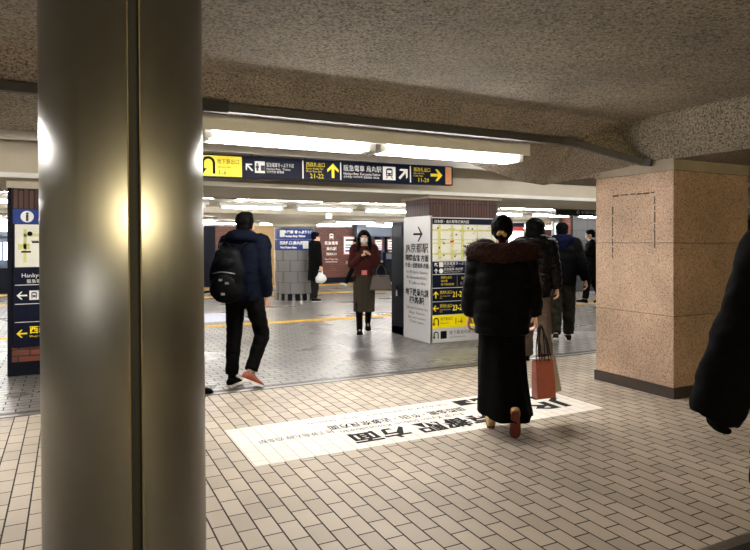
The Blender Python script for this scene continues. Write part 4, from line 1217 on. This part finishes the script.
    def mask(s):
        mb = MB()
        rings = []
        for z, w_, y in ((.002, .040, .098), (-.02, .058, .112), (-.05, .060, .116), (-.08, .050, .108), (-.104, .034, .090)):
            rings.append([Vector((w_ * math.sin(a), y - .075 * (1 - math.cos(a)) * (w_ / .06), z)) for a in [(-1.25 + 2.5 * i / 12) for i in range(13)]] +
                         [Vector((w_ * .96 * math.sin(a), y - .004 - .075 * (1 - math.cos(a)) * (w_ / .06), z)) for a in [(1.25 - 2.5 * i / 12) for i in range(13)]])
        mb.loft(rings)
        o = s.child('face_mask', mb.mesh('face_mask'), M_mask, head=True)
        for sx in (-1, 1):
            m2 = MB()
            for z0, z1 in ((-.005, .012), (-.075, -.035)):
                m2.tube([(sx * .052, .078, z0), (sx * .070, .04, (z0 + z1) / 2), (sx * .080, -.004, z1)], .002, n=5)
            s.child('ear_loop', m2.mesh('ear_loop'), M_mask, head=True, parent=o)
        return o

    def strands(s, name, mat, pts, L, count, seed=1, w=.004):
        """short fur standing out from a run of points: (centre, radius)"""
        rnd = random.Random(seed); mb = MB()
        for i in range(count):
            j = rnd.random() * (len(pts) - 1); a = int(j); t = j - a
            c = pts[a][0].lerp(pts[a + 1][0], t); r = pts[a][1] + (pts[a + 1][1] - pts[a][1]) * t
            d = Vector((rnd.gauss(0, 1), rnd.gauss(0, 1), rnd.gauss(0, 1))).normalized()
            b = c + d * r * .9; tip = b + (d + Vector((rnd.gauss(0, .35), rnd.gauss(0, .35), -.35))).normalized() * L * rnd.uniform(.6, 1.2)
            sd = d.cross(Vector((rnd.gauss(0, 1), rnd.gauss(0, 1), rnd.gauss(0, 1)))).normalized() * w
            s2 = d.cross(sd).normalized() * w
            mb.add([b + sd, b - sd * .5 + s2 * .8, b - sd * .5 - s2 * .8, tip], [(0, 1, 3), (1, 2, 3), (2, 0, 3)])
        return mb

def straight(): return dict(L=(0, 0, 0, 2), R=(0, 0, 0, 2))
AX = math.degrees(TH)

HL = .27
def bag_paper(name, label, top, w, h, dep, yaw, mat, inner, group=None, tilt=0):
    """paper carrier hung from its two cord handles; top = where the hand holds it"""
    hl = HL
    e = empty(name, (top.x, top.y, top.z - hl - h), label, 'bag', group, rz=yaw)
    if tilt:
        e.rotation_euler = (0, tilt, yaw); e.location = top - Matrix.Rotation(yaw, 3, 'Z') @ Matrix.Rotation(tilt, 3, 'Y') @ Vector((0, 0, hl + h))
    mb = MB()
    rings = []
    for z, kx, ky in ((0, 1, 1), (h * .5, 1.0, .86), (h, .96, .62)):
        rings.append([Vector((sx * w / 2 * kx, sy * dep / 2 * ky, z)) for sx, sy in ((-1, -1), (1, -1), (1, 1), (-1, 1))])
    for z, kx, ky in ((h, .93, .56), (h * .5, .96, .80), (.004, .96, .94)):
        rings.append([Vector((sx * w / 2 * kx, sy * dep / 2 * ky, z)) for sx, sy in ((-1, -1), (1, -1), (1, 1), (-1, 1))])
    mb.loft(rings)
    put('bag_body', mb, mat, e, world=False)
    for sy in (-1, 1):
        m2 = MB(); y = sy * dep * .29
        m2.tube([(-w * .25, y, h - .02), (-w * .2, y * .8, h + hl * .55), (0, 0, h + hl), (w * .2, y * .8, h + hl * .55), (w * .25, y, h - .02)], .004, n=7)
        put('handle', m2, inner, e, world=False, smooth=True)
    return e

# ---- man with the backpack -------------------------------------------------
p = flo(244, 386.5)
man = Fig('person', 'person seen from behind in navy hooded jacket, wearing a black backpack and red-brown sneakers', p, R(40), 1.715,
          legs=dict(L=(-3, 3, 0, 1), R=(13, 40, -26, 9, 38, -7)), arms=dict(L=(2, 6, 12, 4), R=(-3, 6, 18, 5)), lean=2)
man.trouser(M_blk, rad=(.108, .092, .074, .068, .066), cut=.93)
def hoodfn(mb, s):
    mb.tube([s.up((-.13, .02, .50)), s.up((-.10, -.085, .545)), s.up((0, -.125, .55)), s.up((.10, -.085, .545)), s.up((.13, .02, .50))], [.05, .062, .068, .062, .05], n=16, round_caps=True)
    mb.ell(s.up((0, -.02, .51)), (.12, .10, .05))
man.top(M_navycl, [(-.08, .185, .145), (0, .20, .155), (.12, .205, .155), (.28, .212, .16), (.40, .205, .15), (.47, .175, .13), (.53, .10, .09)], (.092, .090, .082, .076, .058), extra=hoodfn, quilt=.004, qstep=.10)
man.hair(M_hair, lambda mb: (mb.ell((0, -.03, .045), (.090, .10, .088)), mb.ell((.03, -.02, .10), (.05, .06, .03))), nape=.07)
man.sock('R', M_sock); man.sock('L', M_blk)
man.shoe('L', M_blk, M_solew); man.shoe('R', M_rust, M_solew, label='red-brown canvas sneaker with white sole')
# black backpack (own thing, worn on the back)
bpk = empty('backpack', man.world(man.up((-.05, -.255, -.10))), 'black backpack with side straps on the back of the man in the navy jacket', 'backpack', rz=-R(40))
bpk.scale = (1.16, 1.12, 1.14)
k = man.k
mb = MB()
for c, r in (((-.0, 0, .24), (.158, .085, .225)), ((0, -.005, .12), (.155, .09, .12)), ((0, .01, .40), (.125, .07, .085)), ((0, .02, .25), (.150, .055, .235))):
    mb.ell(c, r, n=20, k=14)
me = blob(mb, .011, 6, lambda c: .004 * noise.noise(Vector((c.x * 18, c.y * 18, c.z * 18)))); link('bag_body', me, M_blk2, bpk, world=False)
mb = MB(); mb.ell((0, -.065, .15), (.11, .055, .115), n=20, k=12); link('front_pocket', blob(mb, .010, 4), M_blk2, bpk, world=False)
mb = MB(); mb.ell((0, -.055, .34), (.09, .045, .065), n=20, k=12); link('front_pocket', blob(mb, .010, 4), M_blk2, bpk, world=False)
mb = MB(); mb.tube([(-.10, -.06, .255), (0, -.097, .27), (.10, -.06, .255)], .005, n=6); put('zip', mb, M_metalg, bpk, world=False)
for x, z in ((.00, .205), (.055, .18), (.02, .09)):
    put('buckle', MB().box(x - .012, x + .012, -.128, -.105, z - .009, z + .009), M_metalg, bpk, world=False)
for sx in (-1, 1):
    mb = MB(); mb.tube([(sx * .08, .04, .44), (sx * .10, .10, .50), (sx * .12, .19, .50), (sx * .135, .30, .40), (sx * .15, .33, .25), (sx * .165, .24, .10), (sx * .14, .08, .06)], .017, n=8, flat=.4)
    put('shoulder_strap', mb, M_blk2, bpk, world=False, smooth=True)
mb = MB(); mb.tube([(-.15, -.02, .10), (-.195, -.03, .09), (-.205, -.035, .04), (-.20, -.035, -.03)], .008, n=6); put('side_strap', mb, M_blk2, bpk, world=False, smooth=True)
mb = MB(); mb.tube([(-.03, .03, .455), (0, .01, .50), (.03, .03, .455)], .009, n=7); put('grab_handle', mb, M_blk2, bpk, world=False, smooth=True)

# ---- woman in black with fur collar ---------------------------------------
p = flo(502, 428)
wo = Fig('person', 'person seen from behind in black padded jacket with brown fur collar and long black skirt', p, R(AX + 10), 1.64,
         legs=dict(L=(4, 4, 0, 0), R=(4, 50, -66, 0)), arms=dict(L=(3, 12, 10, 3), R=(6, 12, 12, 2)), lean=1, female=True, head=(0, 0), shoe_l=.95)
mb = MB()
rings = []
for z, rx, ry, x, y in ((.15, .135, .11, 0, 0), (.04, .175, .13, 0, 0), (-.10, .185, .145, 0, 0), (-.28, .188, .155, .0, -.005), (-.50, .192, .19, 0, -.04), (-.68, .205, .235, .01, -.085), (-.765, .215, .25, .02, -.10)):
    rings.append([Vector((x + rx * math.cos(a), y + ry * math.sin(a), z + (.03 * math.sin(a - .7) if z < -.6 else 0))) for a in [2 * PI * j / 36 for j in range(36)]])
mb.loft(rings)
wo.child('skirt', blob(mb, .011, 3, lambda c: (.010 * min(1, max(0, -c.z)) * math.sin(9 * math.atan2(c.y, c.x) + 3 * c.z) + .004 * noise.noise(Vector((c.x * 9, c.y * 9, c.z * 5))))), M_blk)
wo.top(M_blk2, [(-.16, .215, .165), (-.05, .225, .175), (.12, .228, .175), (.28, .235, .175), (.40, .225, .165), (.47, .185, .14), (.53, .10, .09)], (.108, .105, .095, .088, .062), quilt=.010, qstep=.105, cuff=.97)
fp = [(wo.up((-.17, .07, .46)), .050), (wo.up((-.22, -.02, .485)), .068), (wo.up((-.16, -.10, .495)), .078), (wo.up((0, -.14, .475)), .080), (wo.up((.16, -.10, .495)), .078), (wo.up((.22, -.02, .485)), .068), (wo.up((.17, .07, .46)), .050)]
mb = MB(); mb.tube([q[0] for q in fp], [q[1] for q in fp], n=16, round_caps=True)
fur = wo.child('fur_collar', blob(mb, .012, 4, lambda c: .012 * noise.noise(Vector((c.x * 40, c.y * 40, c.z * 40)))), M_fur)
P_, Q_ = spline([q[0] for q in fp], [q[1] for q in fp])
mb = wo.strands('fur', M_fur, list(zip(P_, Q_)), .045, 4200, w=.0024)
wo.child('fur_hair', mb.mesh('fur_hair'), M_fur, parent=fur)
wo.hair(M_hair, lambda mb: (mb.ell((0, -.035, .03), (.088, .098, .10)), mb.ell((0, -.115, -.028), (.036, .034, .034)), mb.ell((0, -.10, -.08), (.03, .02, .055))), nape=.072)
mb = MB(); mb.ell((-.012, -.142, -.022), (.030, .016, .018)); mb.ell((.018, -.146, -.040), (.018, .014, .018)); mb.ell((-.03, -.136, -.036), (.016, .014, .014))
wo.child('hair_clip', blob(mb, .005, 1), M_gold, head=True, label='gold hair clip')
for sd in 'LR': wo.shoe(sd, M_gold, M_sole, rim=-.005, sole_t=.02, label='gold leather shoe', sole_label='dark red-brown sole')
wo.trouser(M_blk, rad=(.09, .075, .06, .052, .045), seat=(.13, .10), cut=.9, name='tights', wr=0)
g = wo.world(wo.J['gripR'])
yaw_ = -R(AX)
bag_paper('paper_bag', 'coral red paper carrier bag in the hand of the woman in black', g + Vector((.052, -.045, .0)), .155, .29, .10, yaw_ + .25, M_bagred, M_ink, tilt=-.04)
bag_paper('paper_bag', 'pale grey paper carrier bag just right of the coral red one', g + Vector((.105, .03, .0)), .15, .28, .08, yaw_ + .15, M_baggrey, M_ink, tilt=-.17)

# ---- dark haired person in glossy padded jacket ----------------------------
p = flo(535, 362)
w5 = Fig('person', 'dark-haired person in glossy black padded jacket and taupe trousers beyond the fur collar', p, R(AX + 12), 1.72,
         legs=dict(L=(12, 8, 6, 1), R=(-10, 22, -18, 1)), arms=dict(L=(6, 10, 14, 3), R=(-2, 11, 10, 2)), lean=1, female=True)
w5.trouser(M_taupe, rad=(.10, .092, .084, .082, .086), cut=1.06)
w5.top(M_shiny, [(-.14, .19, .155), (-.02, .205, .16), (.12, .205, .16), (.28, .215, .165), (.40, .205, .155), (.47, .175, .135), (.54, .10, .09)], (.096, .094, .088, .082, .058), quilt=.012, qstep=.095,
       extra=lambda mb, s: mb.tube([s.up((-.10, .06, .52)), s.up((-.09, -.07, .545)), s.up((0, -.105, .545)), s.up((.09, -.07, .545)), s.up((.10, .06, .52))], .05, n=12, round_caps=True))
w5.hair(M_hair, lambda mb: (mb.ell((0, -.03, .02), (.118, .115, .115)), mb.ell((0, -.045, -.07), (.122, .095, .10))))
for sd in 'LR': w5.shoe(sd, M_blk, M_blk)
# ---- man in cap ------------------------------------------------------------
p = flo(562, 342)
w6 = Fig('person', 'person in black cap with navy hood over dark jacket and camouflage trousers, walking away', p, R(AX + 14), 1.72,
         legs=dict(L=(-12, 20, -20, 1), R=(12, 8, 6, 1)), arms=dict(L=(4, 8, 12, 3), R=(-8, 16, 10, 2)), lean=2)
w6.trouser(M_camo, rad=(.11, .10, .09, .082, .075), cut=.95)
w6.top(M_charc if False else M_blk2, [(-.10, .195, .155), (0, .205, .16), (.12, .205, .16), (.28, .215, .165), (.40, .21, .155), (.47, .18, .135), (.53, .10, .09)], (.095, .092, .084, .078, .056), quilt=.004, qstep=.12)
mb = MB(); mb.tube([w6.up((-.12, .05, .50)), w6.up((-.10, -.09, .545)), w6.up((0, -.14, .54)), w6.up((.10, -.09, .545)), w6.up((.12, .05, .50))], [.05, .068, .078, .068, .05], n=16, round_caps=True)
mb.ell(w6.up((0, -.15, .49)), (.09, .05, .09))
w6.child('hood', blob(mb, .011, 4), M_hood)
w6.hair(M_hair, nape=.06)
mb = MB(); mb.ell((0, -.012, .052), (.092, .108, .082)); mb.ell((0, -.03, .035), (.091, .09, .05))
cap = w6.child('cap', blob(mb, .007, 3), M_capcloth, head=True)
mb = MB(); mb.loft([[Vector((.075 * math.cos(a) * kk, .07 + .10 * kk * max(0, math.sin(a)), .045 + z)) for a in [PI * i / 12 for i in range(13)]] for kk, z in ((1, 0), (1, .008))])
w6.child('peak', mb.mesh('peak'), M_capcloth, head=True, parent=cap)
for sd in 'LR': w6.shoe(sd, M_charc, M_solew)
# ---- woman walking towards us ---------------------------------------------
p = flo(364, 333)
wc = Fig('person', 'person in maroon sweater and dark olive skirt walking towards the camera', p, R(AX - 3 + 180), 1.63,
         legs=dict(L=(-10, 24, -20, -1), R=(8, 6, 2, -1)), arms=dict(L=((-.22, .22, -.95), (.52, .50, .66)), R=((.16, .26, -.95), (-.66, .40, .60))), female=True, head=(0, -3))
# in the local frame x is her right hand side: both forearms cross in front of the chest
mb = MB()
rings = []
for z, rx, ry in ((.15, .14, .11), (.04, .17, .13), (-.12, .185, .14), (-.30, .18, .15), (-.56, .175, .16)):
    rings.append([Vector((rx * math.cos(a), ry * math.sin(a), z)) for a in [2 * PI * j / 32 for j in range(32)]])
mb.loft(rings)
wc.child('skirt', blob(mb, .012, 3, lambda c: .008 * min(1, max(0, -c.z * 1.5)) * math.sin(7 * math.atan2(c.y, c.x)) + .004 * noise.noise(Vector((c.x * 9, c.y * 9, c.z * 5)))), M_olive)
wc.trouser(M_blk, rad=(.095, .08, .064, .056, .05), seat=(.13, .10), cut=1.08, name='tights', wr=0)
wc.top(M_brownknit, [(-.03, .165, .125), (.06, .165, .125), (.18, .155, .12), (.28, .165, .13, .01), (.38, .168, .13, .012), (.46, .15, .105), (.53, .075, .07)], (.072, .070, .062, .056, .040), name='sweater', wr=.007)
wc.hair(M_hairb, lambda mb: (mb.tube([(-.066, .02, .06), (-.090, .010, -.03), (-.092, .045, -.15), (-.085, .075, -.25)], [.026, .034, .040, .026], n=10, round_caps=True),
                             mb.tube([(.066, .02, .06), (.090, .010, -.03), (.092, .045, -.15), (.085, .075, -.25)], [.026, .034, .040, .026], n=10, round_caps=True),
                             mb.ell((0, -.07, -.12), (.10, .05, .14))))
wc.mask()
for sd in 'LR': wc.shoe(sd, M_blk, M_blk)
mb = MB(); mb.orings([(.10, .158, .122), (.135, .156, .120)]); wc.child('belt', mb.mesh('belt'), M_blk)
mb = MB(); mb.box(-.045, .045, .128, .136, .05, .125); wc.child('pass_card', mb.mesh('pass_card'), M_pink, label='pink pass card at the waist')
g = wc.world(wc.J['gripR'] + Vector((-.0, .03, .02)))
ph = empty('phone', g, 'small phone in the hand of the walking woman', 'phone', rz=-R(AX - 3 + 180))
put('case', MB().box(-.036, .036, -.005, .005, -.06, .08), M_ink, ph, world=False, bevel=.003)
put('screen', MB().box(-.032, .032, -.0065, -.005, -.052, .072), M_office, ph, world=False)
el = wc.world(wc.J['elbL'] + Vector((-.05, .07, .02)))
hb = empty('handbag', (el.x, el.y, el.z - .42), 'taupe leather handbag hanging from the arm of the walking woman', 'bag', rz=-R(AX + 180))
mb = MB(); mb.loft([[Vector((sx * w_, sy * d_, z)) for sx, sy in ((-1, -1), (1, -1), (1, 1), (-1, 1))] for z, w_, d_ in ((0, .17, .065), (.02, .178, .07), (.22, .135, .045), (.235, .13, .03))])
put('bag_body', mb, M_bagtaupe, hb, bevel=.008, world=False)
for sy in (-1, 1):
    mb = MB(); mb.tube([(-.08, sy * .04, .21), (-.065, sy * .045, .33), (0, sy * .04, .41), (.065, sy * .045, .33), (.08, sy * .04, .21)], .007, n=7); put('handle', mb, M_bagtaupe, hb, world=False, smooth=True)
put('clasp', MB().box(-.02, .02, -.052, -.044, .18, .21), M_metalg, hb, world=False)

# ---- man in long coat ------------------------------------------------------
p = flo(315, 301.5)
w3 = Fig('person', 'person in long black coat holding a white plastic bag by the round column', p, R(AX + 62), 1.69,
         legs=dict(L=(3, 3, 0, 1), R=(-3, 3, 0, 1)), arms=dict(L=(4, 8, 12, 2), R=(4, 7, 3, 2)), head=(0, 0))
def coatfn(mb, s):
    mb.tube([s.up((-.07, .05, .53)), s.up((-.075, -.04, .56)), s.up((0, -.07, .565)), s.up((.075, -.04, .56)), s.up((.07, .05, .53))], .026, n=10, round_caps=True)
w3.top(M_coat, [(-.40, .22, .17), (-.2, .205, .16), (0, .195, .15), (.14, .19, .145), (.28, .205, .15), (.40, .20, .14), (.47, .17, .12), (.54, .085, .08)], (.085, .082, .074, .068, .056), extra=coatfn, name='coat')
w3.trouser(M_charc, rad=(.105, .092, .084, .08, .078), cut=.97)
w3.hair(M_hair, nape=.06); w3.mask()
for sd in 'LR': w3.shoe(sd, M_blk, M_solew)
g = w3.world(w3.J['gripR'])
pb = empty('plastic_bag', (g.x, g.y, g.z - .34), 'full white plastic carrier bag in the hand of the person in the long coat', 'bag', rz=-R(AX))
mb = MB()
mb.ell((0, 0, .12), (.15, .09, .12)); mb.orings([(.12, .145, .085), (.20, .10, .055), (.27, .045, .03)])
link('bag_body', blob(mb, .012, 3, lambda c: .012 * noise.noise(Vector((c.x * 16, c.y * 16, c.z * 22)))), M_plastic, pb, world=False)
for sx in (-1, 1):
    mb = MB(); mb.tube([(sx * .04, 0, .25), (sx * .045, 0, .31), (0, 0, .345)], [.02, .012, .010], n=8); put('handle', mb, M_plastic, pb, world=False, smooth=True)

# ---- man in suit half behind the stone pillar -----------------------------
p = flo(591, 303)
w7 = Fig('person', 'person in white mask and dark suit facing left, half hidden by the stone pillar', p, R(AX - 78), 1.74,
         legs=dict(L=(12, 4, 6, 1), R=(-10, 14, -14, 1)), arms=dict(L=((-.1, .35, -.93), (.25, .92, .3)), R=((.1, .35, -.93), (-.25, .92, .3))), head=(0, -4))
w7.top(M_coat, [(-.14, .19, .14), (0, .185, .135), (.12, .18, .13), (.28, .195, .14), (.40, .195, .135), (.47, .165, .115), (.53, .075, .07)], (.076, .074, .066, .06, .046), name='suit_jacket')
mb = MB(); mb.orings([(.47, .07, .085), (.56, .062, .066)]); w7.child('shirt_collar', mb.mesh('shirt_collar'), M_wpaint)
w7.trouser(M_coat); w7.hair(M_hair, nape=.06); w7.mask()
for sd in 'LR': w7.shoe(sd, M_blk, M_blk)

# ---- person passing close on the right edge --------------------------------
p = at_d(375 + 610 * 1.545 / 2.06, 2.06)
w8 = Fig('person', 'person in black coat at the right edge, only the hanging dark arm in view', p, R(AX + 2), 1.70,
         legs=dict(L=(10, 6, 4, 1), R=(-10, 20, -16, 1)), arms=dict(L=((-.31, .06, -.95), (-.26, .16, -.95)), R=(4, 10, 10, 2)), lean=2)
w8.top(M_blk, [(-.34, .25, .18), (-.2, .24, .18), (0, .225, .17), (.14, .22, .17), (.28, .225, .17), (.40, .21, .155), (.47, .18, .135), (.54, .10, .09)], (.105, .105, .10, .10, .088), name='coat', cuff=1.32, wr=.009)
def glove(f, sd):
    mb = MB(); J = f.J; w_ = J['wri' + sd]; d = (w_ - J['elb' + sd]).normalized(); f.hand(mb, sd, -1 if sd == 'L' else 1)
    o = f.child('glove', blob(mb, .004, 1, lambda c: .004), M_blk)
glove(w8, 'L'); glove(w8, 'R')
w8.trouser(M_blk); w8.hair(M_hair)
for sd in 'LR': w8.shoe(sd, M_blk, M_blk)

# ---- person far behind the walking woman -----------------------------------
p = flo(357, 287)
w9 = Fig('person', 'person in dark clothes striding far off, mostly hidden behind the maroon sweater', p, R(AX - 80), 1.62,
         legs=dict(L=(30, 6, 22, 1), R=(-18, 24, -24, 1)), arms=dict(L=(12, 6, 30, 3), R=(-14, 6, 20, 3)), lean=3, voxel=.01)
w9.top(M_coat, [(-.12, .19, .14), (0, .185, .14), (.28, .195, .14), (.40, .19, .135), (.47, .165, .115), (.53, .08, .08)], (.08, .078, .07, .064, .05))
w9.trouser(M_coat); w9.hair(M_hair)
for sd in 'LR': w9.shoe(sd, M_wpaint, M_solew, label='white shoe')
# ---- person hidden by the steel column, one shoe tip showing ----------------
p = flo(184, 396)
w10 = Fig('person', 'person in black hidden behind the steel column, only a black shoe tip showing', p, R(AX + 88), 1.66,
          legs=dict(L=(6, 4, 0, 1), R=(4, 4, 0, 1)), arms=dict(L=(0, 5, 8, 2), R=(0, 5, 8, 2)), voxel=.01)
w10.top(M_blk, [(-.12, .19, .14), (0, .185, .14), (.28, .195, .14), (.40, .19, .135), (.47, .165, .115), (.53, .08, .08)], (.08, .078, .07, .064, .05))
w10.trouser(M_blk); w10.hair(M_hair)
for sd in 'LR': w10.shoe(sd, M_blk, M_blk)

# ================================================================== WORLD AND VIEW
wd = bpy.data.worlds.new('world'); scene.world = wd; wd.use_nodes = True
wd.node_tree.nodes['Background'].inputs[0].default_value = (.05, .045, .04, 1)
wd.node_tree.nodes['Background'].inputs[1].default_value = .2
vs = scene.view_settings
vs.view_transform = 'Standard'; vs.look = 'None'; vs.exposure = 1.0; vs.gamma = 1; vs.use_curve_mapping = False
